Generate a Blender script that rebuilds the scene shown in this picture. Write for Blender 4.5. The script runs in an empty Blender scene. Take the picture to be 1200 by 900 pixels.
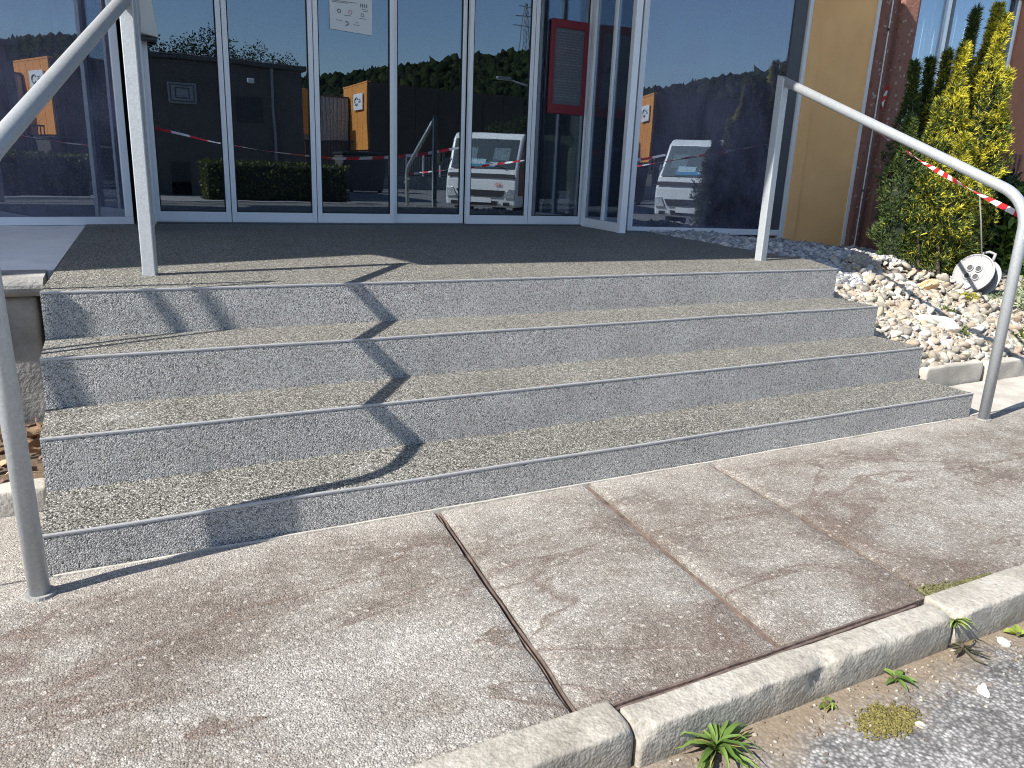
import bpy, bmesh, math, random
import numpy as np
from mathutils import Vector, Matrix
random.seed(7); np.random.seed(7)
R = math.radians
S = bpy.context.scene
C = S.collection

# ------------------------------------------------------------------ camera
cam_d = bpy.data.cameras.new('camera'); cam = bpy.data.objects.new('camera', cam_d); C.objects.link(cam)
cr = Vector((0.88794, -0.45814, 0.04084)); cu = Vector((0.08857, 0.25742, 0.96223)); cf = Vector((0.45135, 0.85079, -0.26915))
cam.matrix_world = Matrix(((cr.x, cu.x, -cf.x, 0.2368), (cr.y, cu.y, -cf.y, -2.2087), (cr.z, cu.z, -cf.z, 1.1088), (0, 0, 0, 1)))
cam_d.sensor_width = 36; cam_d.lens = 894.2 / 1200 * 36; cam_d.clip_start = 0.05; cam_d.clip_end = 2000
S.camera = cam

# ------------------------------------------------------------------ sky, sun, exposure
SUN = Vector((-1.104, -0.19, 1.0)).normalized()          # direction towards the sun
w = bpy.data.worlds.new('World'); S.world = w; w.use_nodes = True
wn = w.node_tree.nodes; wl = w.node_tree.links
sky = wn.new('ShaderNodeTexSky'); sky.sky_type = 'NISHITA'; sky.sun_disc = False
sky.sun_elevation = math.asin(SUN.z); sky.sun_rotation = math.atan2(SUN.x, SUN.y)
sky.air_density = 1.0; sky.dust_density = 0.5; sky.ozone_density = 2.2
wl.new(sky.outputs[0], wn['Background'].inputs[0]); wn['Background'].inputs[1].default_value = 0.1
sd = bpy.data.lights.new('sun', 'SUN'); sd.energy = 4.9; sd.angle = R(0.53); sd.color = (1, 0.945, 0.86)
so = bpy.data.objects.new('sun', sd); C.objects.link(so); so.location = (-20, -3, 20)
so.rotation_euler = SUN.to_track_quat('Z', 'Y').to_euler()
S.view_settings.view_transform = 'Standard'; S.view_settings.look = 'None'; S.view_settings.gamma = 1
S.view_settings.exposure = 0.95
S.render.engine = 'CYCLES'
S.cycles.use_denoising = True; S.cycles.denoising_prefilter = 'NONE'; S.cycles.filter_width = 1.05
S.cycles.max_bounces = 8; S.cycles.transparent_max_bounces = 12
S.cycles.sample_clamp_indirect = 6

# ------------------------------------------------------------------ node materials
class NT:
    def __init__(s, name):
        s.m = bpy.data.materials.new(name); s.m.use_nodes = True
        s.t = s.m.node_tree; s.b = s.t.nodes['Principled BSDF']; s.out = s.t.nodes['Material Output']
        s._co = None
    def n(s, typ, **kw):
        nd = s.t.nodes.new('ShaderNode' + typ)
        for k, v in kw.items():
            if isinstance(v, tuple) and k.startswith('i'): pass
            setattr(nd, k, v)
        return nd
    def put(s, sock, v):
        if isinstance(v, bpy.types.NodeSocket): s.t.links.new(v, sock)
        elif v is not None:
            if sock.type == 'RGBA' and len(v) == 3: v = (*v, 1)
            sock.default_value = v
    def co(s):
        if s._co is None: s._co = s.n('TexCoord').outputs['Object']
        return s._co
    def mapped(s, scale=(1, 1, 1), loc=(0, 0, 0), rot=(0, 0, 0)):
        m = s.n('Mapping'); s.put(m.inputs['Vector'], s.co())
        m.inputs['Scale'].default_value = scale; m.inputs['Location'].default_value = loc; m.inputs['Rotation'].default_value = rot
        return m.outputs[0]
    def noise(s, scale, detail=4, rough=.55, vec=None, dist=0):
        nd = s.n('TexNoise'); s.put(nd.inputs['Vector'], vec or s.co())
        nd.inputs['Scale'].default_value = scale; nd.inputs['Detail'].default_value = detail
        nd.inputs['Roughness'].default_value = rough; nd.inputs['Distortion'].default_value = dist
        return nd.outputs['Fac']
    def vor(s, scale, vec=None, feature='F1', rnd=1.0):
        nd = s.n('TexVoronoi', feature=feature); s.put(nd.inputs['Vector'], vec or s.co())
        nd.inputs['Scale'].default_value = scale; nd.inputs['Randomness'].default_value = rnd
        return nd
    def ramp(s, fac, stops, interp='LINEAR'):
        nd = s.n('ValToRGB'); nd.color_ramp.interpolation = interp; el = nd.color_ramp.elements
        while len(el) < len(stops): el.new(0.5)
        for e, (p, c) in zip(el, stops):
            e.position = p
            if not isinstance(c, tuple): c = (c, c, c)
            e.color = (*c, 1)
        s.put(nd.inputs[0], fac); return nd.outputs[0]
    def mix(s, fac, a, b, typ='MIX'):
        nd = s.n('Mix', data_type='RGBA', blend_type=typ)
        s.put(nd.inputs[0], fac); s.put(nd.inputs[6], a); s.put(nd.inputs[7], b); return nd.outputs[2]
    def math(s, op, a, b=None, c=None):
        nd = s.n('Math', operation=op); s.put(nd.inputs[0], a)
        if b is not None: s.put(nd.inputs[1], b)
        if c is not None: s.put(nd.inputs[2], c)
        return nd.outputs[0]
    def sep(s, vec=None):
        nd = s.n('SeparateXYZ'); s.put(nd.inputs[0], vec or s.co()); return nd.outputs
    def bump(s, h, strength=.5, dist=.01, normal=None):
        nd = s.n('Bump'); s.put(nd.inputs['Height'], h); nd.inputs['Strength'].default_value = strength
        nd.inputs['Distance'].default_value = dist
        if normal is not None: s.put(nd.inputs['Normal'], normal)
        return nd.outputs[0]
    def fin(s, color=None, rough=.7, metal=0, normal=None, spec=None):
        s.put(s.b.inputs['Base Color'], color); s.put(s.b.inputs['Roughness'], rough); s.put(s.b.inputs['Metallic'], metal)
        if normal is not None: s.put(s.b.inputs['Normal'], normal)
        if spec is not None: s.b.inputs['Specular IOR Level'].default_value = spec
        return s.m
M = {}
def plain(name, col, rough=.6, metal=0, var=.12, scale=6, bump=0, bscale=60, spec=None):
    t = NT(name)
    f = t.noise(scale, 5, .6)
    c = t.mix(t.ramp(f, [(.25, 0.0), (.75, 1.0)]), tuple(x * (1 - var) for x in col), tuple(min(1, x * (1 + var)) for x in col))
    nrm = t.bump(t.noise(bscale, 4), .6, bump) if bump else None
    r = t.math('ADD', t.math('MULTIPLY', t.noise(scale * 3, 3), .16), rough - .08)
    M[name] = t.fin(c, r, metal, nrm, spec); return M[name]

def stone_carpet(key, name, scale, stops, stops2, gapmin, bd, blot_vec, blot):
    t = NT(name)
    warp = t.n('VectorMath', operation='ADD')
    nz = t.n('TexNoise'); nz.inputs['Scale'].default_value = 220; nz.inputs['Detail'].default_value = 1; t.put(nz.inputs[0], t.co())
    sc = t.n('VectorMath', operation='SCALE'); t.put(sc.inputs[0], nz.outputs['Color']); sc.inputs['Scale'].default_value = .0045
    t.put(warp.inputs[0], t.co()); t.put(warp.inputs[1], sc.outputs[0])
    v = t.vor(scale, warp.outputs[0]); v2 = t.vor(scale * 1.7, warp.outputs[0])
    r1 = t.sep(v.outputs['Color']); r2 = t.sep(v2.outputs['Color'])
    c = t.mix(t.ramp(r2[1], [(.66, 0.0), (.70, 1.0)]), t.ramp(r1[0], stops), t.ramp(r2[2], stops2))
    c = t.mix(1, c, t.ramp(v.outputs['Distance'], [(.35, 1.0), (.62, gapmin)]), 'MULTIPLY')
    c = t.mix(1, c, t.ramp(t.noise(3.2, 6, .65, t.mapped(blot_vec)), [(.3, blot[0]), (.7, blot[1])]), 'MULTIPLY')
    c = t.mix(t.ramp(t.noise(1.7, 6, .7), [(.6, 0.0), (.78, .35)]), c, (.5, .5, .5))
    h = t.math('MULTIPLY', t.math('SUBTRACT', 1.0, v.outputs['Distance']), t.math('ADD', t.math('MULTIPLY', r1[1], .7), .4))
    h = t.math('ADD', h, t.math('MULTIPLY', t.noise(9, 3), 1.5))
    M[key] = t.fin(c, .62, 0, t.bump(h, .9, bd), .35)
stone_carpet('chips', 'resin_bound_stone_chips', 195, [(0, (.012, .013, .013)), (.18, (.035, .035, .034)), (.34, (.15, .146, .132)), (.52, (.26, .25, .218)), (.74, (.36, .348, .308)), (.92, (.55, .535, .485)), (1, (.72, .705, .65))],
             [(0, (.012, .012, .013)), (.5, (.155, .147, .122)), (1, (.58, .56, .5))], .52, .0042, (1, 1, 1), (.88, 1.1))
stone_carpet('riser_chips', 'fine_pale_stone_chips', 240, [(0, (.13, .13, .13)), (.12, (.28, .28, .28)), (.26, (.56, .56, .55)), (.6, (.73, .73, .715)), (1, (.9, .895, .88))],
             [(0, (.12, .12, .12)), (.5, (.56, .56, .55)), (1, (.87, .865, .85))], .72, .014, (1, 1, 1.6), (.84, 1.1))

def pavement_mat():
    t = NT('worn_aggregate_concrete')
    v = t.vor(235); vb = t.vor(110); rc = t.sep(v.outputs['Color']); rb = t.sep(vb.outputs['Color'])
    big = t.noise(1.35, 9, .7, t.mapped((.85, 1.25, 1), (1.3, .4, 0), (0, 0, R(14))), .35)
    mid = t.noise(6.5, 6, .7, t.mapped((.9, 1.2, 1), rot=(0, 0, R(-10))), .2)
    f = t.math('ADD', t.math('MULTIPLY', big, .72), t.math('MULTIPLY', mid, .28))
    base = t.ramp(f, [(.36, (.185, .15, .125)), (.44, (.235, .2, .172)), (.49, (.295, .262, .23)), (.545, (.365, .34, .307)), (.64, (.46, .44, .405))])
    fine = t.noise(60, 4, .7)
    base = t.mix(1, base, t.ramp(fine, [(.3, .7), (.7, 1.22)]), 'MULTIPLY')
    # dark damp streaks with an outline of their own
    st = t.noise(1.5, 4, .5, t.mapped((.75, 1.7, 1), (3.1, 1.7, 0), (0, 0, R(16))), .9)
    ring = t.ramp(st, [(.46, 0.0), (.494, .85), (.503, .05), (.6, 0.0)])
    base = t.mix(ring, base, (.19, .145, .12))
    wv_ = t.n('VectorMath', operation='ADD'); t.put(wv_.inputs[0], t.co())
    nz_ = t.n('TexNoise'); nz_.inputs['Scale'].default_value = 4; nz_.inputs['Detail'].default_value = 5; t.put(nz_.inputs[0], t.co())
    sc_ = t.n('VectorMath', operation='SCALE'); t.put(sc_.inputs[0], nz_.outputs['Color']); sc_.inputs['Scale'].default_value = .35; t.put(wv_.inputs[1], sc_.outputs[0])
    ck = t.vor(.85, wv_.outputs[0], 'DISTANCE_TO_EDGE')
    crack = t.math('MULTIPLY', t.ramp(ck.outputs['Distance'], [(.0015, 1.0), (.005, 0.0)]), t.ramp(t.noise(.9, 2), [(.62, 0.0), (.68, .35)]))
    base = t.mix(crack, base, (.07, .055, .045))
    # pale lime dust lying along the foot of the steps, broken up
    yy_ = t.math('ADD', t.math('MULTIPLY_ADD', t.sep()[1], 4.2, 1.15), t.math('MULTIPLY', t.math('SUBTRACT', t.noise(3.0, 6, .7), .5), 1.8))
    base = t.mix(t.ramp(yy_, [(.35, 0.0), (1.0, .7)]), base, (.47, .44, .4))
    # pale and dark grains
    g = t.ramp(rc[0], [(0, .6), (.3, .88), (.75, 1.0), (.93, 1.35), (1, 1.8)])
    base = t.mix(.85, base, g, 'MULTIPLY')
    base = t.mix(t.ramp(rb[1], [(.965, 0.0), (.98, .6)]), base, (.6, .57, .52))
    pit = t.ramp(v.outputs['Distance'], [(.3, 1.0), (.65, .55)])
    base = t.mix(.8, base, pit, 'MULTIPLY')
    h = t.math('ADD', t.math('MULTIPLY', t.math('SUBTRACT', 1.0, v.outputs['Distance']), t.math('ADD', rc[1], .3)), t.math('MULTIPLY', fine, .9))
    h = t.math('ADD', h, t.math('MULTIPLY', t.noise(14, 3), 1.6))
    M['pavement'] = t.fin(base, .86, 0, t.bump(h, .9, .003), .25)
pavement_mat()

def kerb_mat():
    t = NT('old_kerb_concrete')
    a = t.noise(4, 6, .65); b = t.noise(70, 4, .7); v = t.vor(120)
    c = t.ramp(a, [(.3, (.27, .248, .21)), (.5, (.385, .362, .318)), (.72, (.49, .468, .42))])
    c = t.mix(1, c, t.ramp(b, [(.3, .72), (.7, 1.15)]), 'MULTIPLY')
    c = t.mix(t.ramp(t.sep(v.outputs['Color'])[0], [(.95, 0.0), (.97, .5)]), c, (.2, .18, .15))
    z = t.sep()[2]
    zz = t.math('MULTIPLY_ADD', z, -8.0, -.12); zz = t.math('ADD', zz, t.math('MULTIPLY', t.math('SUBTRACT', t.noise(9, 5), .5), 1.3))
    c = t.mix(t.ramp(zz, [(.15, 0.0), (.75, .75)]), c, (.22, .19, .14))
    h = t.math('ADD', t.math('MULTIPLY', b, .8), t.math('ADD', t.math('MULTIPLY', t.noise(22, 5), 1.5), t.math('MULTIPLY', v.outputs['Distance'], -.4)))
    M['kerb'] = t.fin(c, .9, 0, t.bump(h, .9, .0035), .2)
kerb_mat()

def road_mat():
    t = NT('worn_asphalt')
    v = t.vor(110); rc = t.sep(v.outputs['Color'])
    f = t.noise(3.4, 6, .68, None, .5)
    c = t.ramp(f, [(.3, (.19, .183, .178)), (.5, (.29, .284, .278)), (.68, (.4, .394, .386))])
    c = t.mix(.9, c, t.ramp(rc[0], [(0, .55), (.5, .95), (.88, 1.15), (1, 1.6)]), 'MULTIPLY')
    c = t.mix(.8, c, t.ramp(v.outputs['Distance'], [(.3, 1.0), (.6, .35)]), 'MULTIPLY')
    # silt swept against the kerb
    y = t.sep()[1]
    d = t.math('ADD', t.math('MULTIPLY_ADD', y, 5.2, 6.95), t.math('MULTIPLY', t.math('SUBTRACT', t.noise(5, 6, .7), .5), 2.2))
    dirt = t.mix(t.noise(40, 4), (.13, .095, .06), (.3, .24, .17))
    c = t.mix(t.ramp(d, [(.1, 0.0), (.75, .85)]), c, dirt)
    h = t.math('ADD', t.math('SUBTRACT', 1.0, v.outputs['Distance']), t.math('MULTIPLY', t.noise(30, 4), 1.2))
    M['road'] = t.fin(c, .88, 0, t.bump(h, .7, .0018), .25)
road_mat()

def galv_mat():
    t = NT('galvanised_steel')
    v = t.vor(160); f = t.noise(12, 5, .6)
    c = t.mix(t.sep(v.outputs['Color'])[0], (.42, .45, .475), (.5, .53, .555))
    c = t.mix(t.ramp(f, [(.5, 0.0), (.85, .4)]), c, (.35, .37, .385))
    M['galv'] = t.fin(c, t.math('MULTIPLY_ADD', f, .3, .3), .45, t.bump(t.noise(140, 3), .25, .002), .5)
galv_mat()

def glass_mat(name, refl, tint, haze, hcol=(.35, .37, .45)):
    t = NT(name); N = t.t.nodes; t.t.nodes.remove(t.b)
    tr = t.n('BsdfTransparent'); t.put(tr.inputs[0], tint)
    gl = t.n('BsdfGlossy'); t.put(gl.inputs[0], (.74, .86, 1.0)); gl.inputs['Roughness'].default_value = 0.0
    wav = t.bump(t.noise(1.3, 2), .012, .05); t.put(gl.inputs['Normal'], wav)
    fr = t.n('LayerWeight'); fr.inputs[0].default_value = .5
    k = t.math('MINIMUM', t.math('MULTIPLY_ADD', t.math('POWER', fr.outputs['Facing'], 5.0), .85, refl), 1.0)
    mx = t.n('MixShader'); t.put(mx.inputs[0], k); t.t.links.new(tr.outputs[0], mx.inputs[1]); t.t.links.new(gl.outputs[0], mx.inputs[2])
    df = t.n('BsdfDiffuse'); t.put(df.inputs[0], hcol)
    d = t.noise(2.2, 6, .7, t.mapped((1, 1, .5)), 1.2); d2 = t.noise(60, 3, .6, t.mapped((1, 1, .25)))
    dust = t.math('MULTIPLY', t.ramp(d, [(.38, .25), (.75, 1.0)]), t.math('MULTIPLY_ADD', d2, .9, .5))
    m2 = t.n('MixShader'); t.put(m2.inputs[0], t.math('MULTIPLY', dust, haze)); t.t.links.new(mx.outputs[0], m2.inputs[1]); t.t.links.new(df.outputs[0], m2.inputs[2])
    t.t.links.new(m2.outputs[0], t.out.inputs['Surface']); M[name] = t.m
glass_mat('door_glass', .19, (.6, .64, .68), .025)
glass_mat('side_glass', .25, (.5, .53, .62), .32, (.42, .4, .55))  # violet film: dust, plus pale sky haze put into the colour
glass_mat('window_glass', .2, (.75, .78, .8), .03)
glass_mat('vehicle_glass', .05, (.85, .9, .9), .0)

def vcol_mat(name, rough=.6, sub=0, spec=.3, bumpd=0, bs=40, trans=0):
    t = NT(name); a = t.n('VertexColor'); a.layer_name = 'Col'
    c = t.mix(1, a.outputs[0], t.ramp(t.noise(bs * .5, 3), [(.3, .82), (.7, 1.14)]), 'MULTIPLY')
    m = t.fin(c, rough, 0, t.bump(t.noise(bs, 4), .6, bumpd) if bumpd else None, spec)
    if trans:
        tl = t.n('BsdfTranslucent'); t.put(tl.inputs[0], c)
        mx = t.n('MixShader'); mx.inputs[0].default_value = trans
        t.t.links.new(t.b.outputs[0], mx.inputs[1]); t.t.links.new(tl.outputs[0], mx.inputs[2]); t.t.links.new(mx.outputs[0], t.out.inputs['Surface'])
    M[name] = m
vcol_mat('stone', .8, bumpd=.004, bs=90)
vcol_mat('leaf', .55, trans=.25, spec=.25)
vcol_mat('litter', .8)
vcol_mat('forest', .9, spec=.05)

plain('aluminium', (.88, .9, .93), .42, .2, .03, 3)
plain('aluminium_dark', (.1, .105, .115), .5, .1, .1)
plain('rubber', (.015, .015, .017), .7)
plain('white_slab', (.8, .79, .79), .8, 0, .12, 5, .003, 120)
plain('old_concrete', (.25, .246, .236), .9, 0, .5, 4.5, .012, 60)
plain('pale_concrete', (.42, .395, .35), .9, 0, .3, 6, .006, 80)
plain('nosing', (.42, .425, .435), .55, .3, .1, 30)
plain('mortar', (.12, .088, .074), .9, 0, .6, 30, .006, 90)
plain('mortar_dark', (.05, .038, .033), .9, 0, .3, 25, .004, 90)
plain('soil', (.12, .085, .055), .95, 0, .4, 9, .02, 50)
plain('yellow_render', (.95, .53, .22), .85, 0, .1, 2.5, .003, 220)
plain('red_wall', (.4, .15, .075), .85, 0, .12, 3, .003, 150)
plain('canopy_white', (.6, .6, .6), .7)
plain('interior_dark', (.05, .05, .055), .8)
plain('interior_floor', (.06, .055, .05), .5)
plain('interior_grey', (.3, .31, .33), .7)
plain('plastic_white', (.78, .78, .77), .4, 0, .03)
plain('plastic_grey', (.3, .3, .31), .45, 0, .06)
plain('plastic_dark', (.06, .06, .065), .5)
plain('cable_grey', (.16, .16, .165), .55, 0, .1)
plain('paper', (.74, .78, .8), .6, 0, .03)
plain('ink', (.16, .18, .2), .6)
plain('ink_pink', (.6, .25, .35), .6)
plain('frame_red', (.2, .012, .025), .4)
plain('board_grey', (.1, .11, .135), .35)
plain('tape_red', (.72, .02, .03), .35, 0, .05)
plain('tape_white', (.85, .84, .84), .35, 0, .04)
plain('curtain', (.7, .74, .8), .8, 0, .04)
plain('pot_dark', (.035, .03, .05), .4, 0, .15)
plain('orange_clad', (.68, .27, .05), .7, 0, .06, 1)
plain('grey_clad', (.4, .42, .43), .6, .2, .06, 1)
plain('dark_clad', (.09, .085, .08), .7, 0, .1, 1)
plain('shaded_clad', (.06, .045, .032), .7, 0, .1, 1)  # orange block's shaded side: shade put into the cladding colour
plain('taupe_wall', (.11, .098, .09), .85, 0, .12, .8)
plain('truck_white', (.78, .78, .76), .35, 0, .04, 3)
plain('truck_red', (.24, .025, .03), .4, 0, .1, 3)
plain('truck_dark', (.03, .03, .032), .5)
plain('headlight_glass', (.55, .57, .6), .15, .5, .3, 30)
plain('chrome', (.6, .62, .65), .2, .8, .05)
plain('blue_paper', (.08, .32, .6), .6)
plain('bark', (.1, .075, .055), .9, 0, .3, 14, .01, 40)
plain('ground_green', (.07, .085, .035), .95, 0, .4, .3)
plain('street_steel', (.3, .31, .32), .5, .5)
plain('far_pave', (.26, .25, .235), .9, 0, .15, 2)
plain('lamp_lens', (.7, .7, .66), .3)

def rust_mat():
    t = NT('painted_aggregate_concrete')
    v = t.vor(48); rc = t.sep(v.outputs['Color']); a = t.noise(2.2, 5)
    c = t.mix(a, (.2, .095, .07), (.3, .15, .115))
    c = t.mix(t.ramp(rc[0], [(.95, 0.0), (.97, .6)]), c, (.5, .42, .36))
    c = t.mix(t.ramp(rc[1], [(.94, 0.0), (.97, .5)]), c, (.09, .05, .04))
    h = t.math('ADD', t.math('SUBTRACT', 1.0, v.outputs['Distance']), t.noise(60, 4))
    M['rust'] = t.fin(c, .85, 0, t.bump(h, .8, .003), .25)
rust_mat()
def corr_mat():
    t = NT('corrugated_sheet'); x = t.sep()[0]
    M['corrugated'] = t.fin(t.mix(t.noise(1.2, 4), (.27, .28, .29), (.38, .39, .4)), .5, .3)
corr_mat()

# ------------------------------------------------------------------ mesh helpers
def link(o, parent=None):
    C.objects.link(o)
    if parent is not None:
        o.parent = parent
        if parent.parent is None: o.matrix_parent_inverse = parent.matrix_basis.inverted()
    return o
def tag(o, label=None, cat=None, group=None, kind=None):
    for k, v in (('label', label), ('category', cat), ('group', group), ('kind', kind)):
        if v: o[k] = v
    return o
def thing(name, label, cat, loc=(0, 0, 0), group=None, kind=None):
    o = bpy.data.objects.new(name, None); o.empty_display_size = .1; o.location = loc; C.objects.link(o)
    return tag(o, label, cat, group, kind)
class MB:
    def __init__(s): s.v = []; s.f = []; s.c = []; s.col = None
    def add(s, vs, fs, col=None):
        b = len(s.v); s.v += [tuple(x) for x in vs]; s.f += [tuple(i + b for i in q) for q in fs]
        s.c += [col or s.col or (1, 1, 1)] * len(vs); return s
    def box(s, x0, x1, y0, y1, z0, z1, col=None):
        return s.add([(x0, y0, z0), (x1, y0, z0), (x1, y1, z0), (x0, y1, z0), (x0, y0, z1), (x1, y0, z1), (x1, y1, z1), (x0, y1, z1)],
                     [(0, 3, 2, 1), (4, 5, 6, 7), (0, 1, 5, 4), (1, 2, 6, 5), (2, 3, 7, 6), (3, 0, 4, 7)], col)
    def obox(s, o, a, b, c, col=None):
        o, a, b, c = map(Vector, (o, a, b, c))
        if a.cross(b).dot(c) < 0: o = o + a; a = -a
        return s.add([o, o + a, o + a + b, o + b, o + c, o + a + c, o + a + b + c, o + b + c],
                     [(0, 3, 2, 1), (4, 5, 6, 7), (0, 1, 5, 4), (1, 2, 6, 5), (2, 3, 7, 6), (3, 0, 4, 7)], col)
    def prism(s, poly, z0, z1, col=None):
        n = len(poly); vs = [(x, y, z0) for x, y in poly] + [(x, y, z1) for x, y in poly]
        fs = [tuple(range(n - 1, -1, -1)), tuple(range(n, 2 * n))] + [(i, (i + 1) % n, (i + 1) % n + n, i + n) for i in range(n)]
        return s.add(vs, fs, col)
    def tube(s, pts, r, n=12, cap=True, col=None, rot=0):
        pts = [Vector(p) for p in pts]; rs = r if isinstance(r, (list, tuple)) else [r] * len(pts)
        vs = []; up = None
        for i, p in enumerate(pts):
            t = (pts[min(i + 1, len(pts) - 1)] - pts[max(i - 1, 0)]).normalized()
            if up is None:
                up = Vector((0, 0, 1)) if abs(t.z) < .9 else Vector((1, 0, 0))
            a = t.cross(up).normalized(); b = a.cross(t).normalized(); up = b
            for k in range(n):
                th = 2 * math.pi * k / n + rot
                vs.append(p + (a * math.cos(th) + b * math.sin(th)) * rs[i])
        fs = []
        for i in range(len(pts) - 1):
            for k in range(n):
                k2 = (k + 1) % n; fs.append((i * n + k, i * n + k2, (i + 1) * n + k2, (i + 1) * n + k))
        if cap: fs += [tuple(range(n - 1, -1, -1)), tuple((len(pts) - 1) * n + k for k in range(n))]
        return s.add(vs, fs, col)
    def xf(s, mat):
        s.v = [tuple(mat @ Vector(p)) for p in s.v]; return s
    def mesh(s, name):
        me = bpy.data.meshes.new(name); me.from_pydata(s.v, [], s.f); me.update(); return me
    def build(s, name, mat, parent=None, smooth=False, bevel=0, seg=2):
        me = s.mesh(name)
        if s.col or any(c != (1, 1, 1) for c in s.c[:1]):
            at = me.color_attributes.new('Col', 'FLOAT_COLOR', 'POINT')
            at.data.foreach_set('color', np.c_[np.array(s.c, float), np.ones(len(s.c))].ravel())
        me.materials.append(M[mat] if isinstance(mat, str) else mat)
        if smooth: me.polygons.foreach_set('use_smooth', [True] * len(me.polygons))
        o = bpy.data.objects.new(name, me); link(o, parent)
        if bevel:
            md = o.modifiers.new('bevel', 'BEVEL'); md.width = bevel; md.segments = seg; md.limit_method = 'ANGLE'
        return o
def box(name, mat, parent, x0, x1, y0, y1, z0, z1, bevel=0, **k):
    return MB().box(x0, x1, y0, y1, z0, z1).build(name, mat, parent, bevel=bevel, **k)
def npmesh(name, V, F, col, mat, parent=None, smooth=False):
    """many small pieces in one mesh: V (n,3), F (m,k), col (n,3)"""
    me = bpy.data.meshes.new(name); k = F.shape[1]
    me.vertices.add(len(V)); me.vertices.foreach_set('co', V.astype(np.float32).ravel())
    me.loops.add(F.size); me.loops.foreach_set('vertex_index', F.astype(np.int32).ravel())
    me.polygons.add(len(F)); me.polygons.foreach_set('loop_start', np.arange(0, F.size, k, dtype=np.int32))
    try: me.polygons.foreach_set('loop_total', np.full(len(F), k, dtype=np.int32))
    except Exception: pass
    if smooth: me.polygons.foreach_set('use_smooth', np.ones(len(F), bool))
    me.update(calc_edges=True); me.validate()
    at = me.color_attributes.new('Col', 'FLOAT_COLOR', 'POINT')
    at.data.foreach_set('color', np.c_[col, np.ones(len(col))].astype(np.float32).ravel())
    me.materials.append(M[mat]); o = bpy.data.objects.new(name, me); return link(o, parent)
def ico(sub):
    bm = bmesh.new(); bmesh.ops.create_icosphere(bm, subdivisions=sub, radius=1)
    bm.verts.ensure_lookup_table(); V = np.array([v.co[:] for v in bm.verts]); F = np.array([[v.index for v in f.verts] for f in bm.faces]); bm.free(); return V, F
def rotmats(n, tilt=None):
    q = np.random.normal(size=(n, 4)); q /= np.linalg.norm(q, axis=1)[:, None]; a, b, c, d = q.T
    return np.stack([np.stack([1 - 2 * (c * c + d * d), 2 * (b * c - a * d), 2 * (b * d + a * c)], -1),
                     np.stack([2 * (b * c + a * d), 1 - 2 * (b * b + d * d), 2 * (c * d - a * b)], -1),
                     np.stack([2 * (b * d - a * c), 2 * (c * d + a * b), 1 - 2 * (b * b + c * c)], -1)], 1)
def blobs(P, size, flat, cols, sub=2, nvar=14, rough=.22):
    """lumpy stones / tree crowns: positions (n,3), size (n,), per-piece colours"""
    V0, F0 = ico(sub); n = len(P); nv = len(V0)
    var = []
    for _ in range(nvar):
        d = np.ones(nv)
        for _ in range(5):
            k = np.random.normal(size=3) * 1.6; d += rough * .5 * np.sin(V0 @ k + np.random.rand() * 6)
        var.append(V0 * d[:, None] + np.random.normal(size=V0.shape) * rough * .12)
    var = np.array(var)[np.random.randint(nvar, size=n)]
    sc = np.stack([np.random.uniform(.8, 1.25, n), np.random.uniform(.65, 1.0, n), np.full(n, flat) * np.random.uniform(.8, 1.25, n)], -1) * size[:, None]
    V = var * sc[:, None, :]
    yaw = np.random.rand(n) * 6.283; ti = np.random.normal(size=(n, 2)) * .35
    cz, sz = np.cos(yaw), np.sin(yaw); x = V[..., 0] * cz[:, None] - V[..., 1] * sz[:, None]; y = V[..., 0] * sz[:, None] + V[..., 1] * cz[:, None]
    z = V[..., 2] + x * ti[:, :1] + y * ti[:, 1:]
    V = np.stack([x, y, z], -1) + P[:, None, :]
    F = F0[None] + (np.arange(n) * nv)[:, None, None]
    return V.reshape(-1, 3), F.reshape(-1, F0.shape[1]), np.repeat(cols, nv, 0)
def blades(P, D, L, Wd, c0, c1, bend=.25):
    """leaf blades of two quads: base points, unit directions, lengths, widths, base/tip colours"""
    n = len(P); up = np.random.normal(size=(n, 3)); side = np.cross(D, up); side /= np.linalg.norm(side, axis=1)[:, None] + 1e-9
    nor = np.cross(side, D); Wd = Wd[:, None]; L = L[:, None]
    mid = P + D * L * .5 + nor * L * bend * .3; tip = P + D * L + nor * L * -bend * .2
    V = np.stack([P - side * Wd * .3, P + side * Wd * .3, mid + side * Wd * .5, mid - side * Wd * .5, tip + side * Wd * .12, tip - side * Wd * .12], 1)
    F = np.array([[0, 1, 2, 3], [3, 2, 4, 5]])[None] + (np.arange(n) * 6)[:, None, None]
    cc = np.stack([c0, c0, (c0 + c1) / 2, (c0 + c1) / 2, c1, c1], 1)
    return V.reshape(-1, 3), F.reshape(-1, 4), cc.reshape(-1, 3)
def merge(parts):
    V = []; F = []; K = []; b = 0
    for v, f, c in parts: V.append(v); F.append(f + b); K.append(c); b += len(v)
    return np.concatenate(V), np.concatenate(F), np.concatenate(K)
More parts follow.
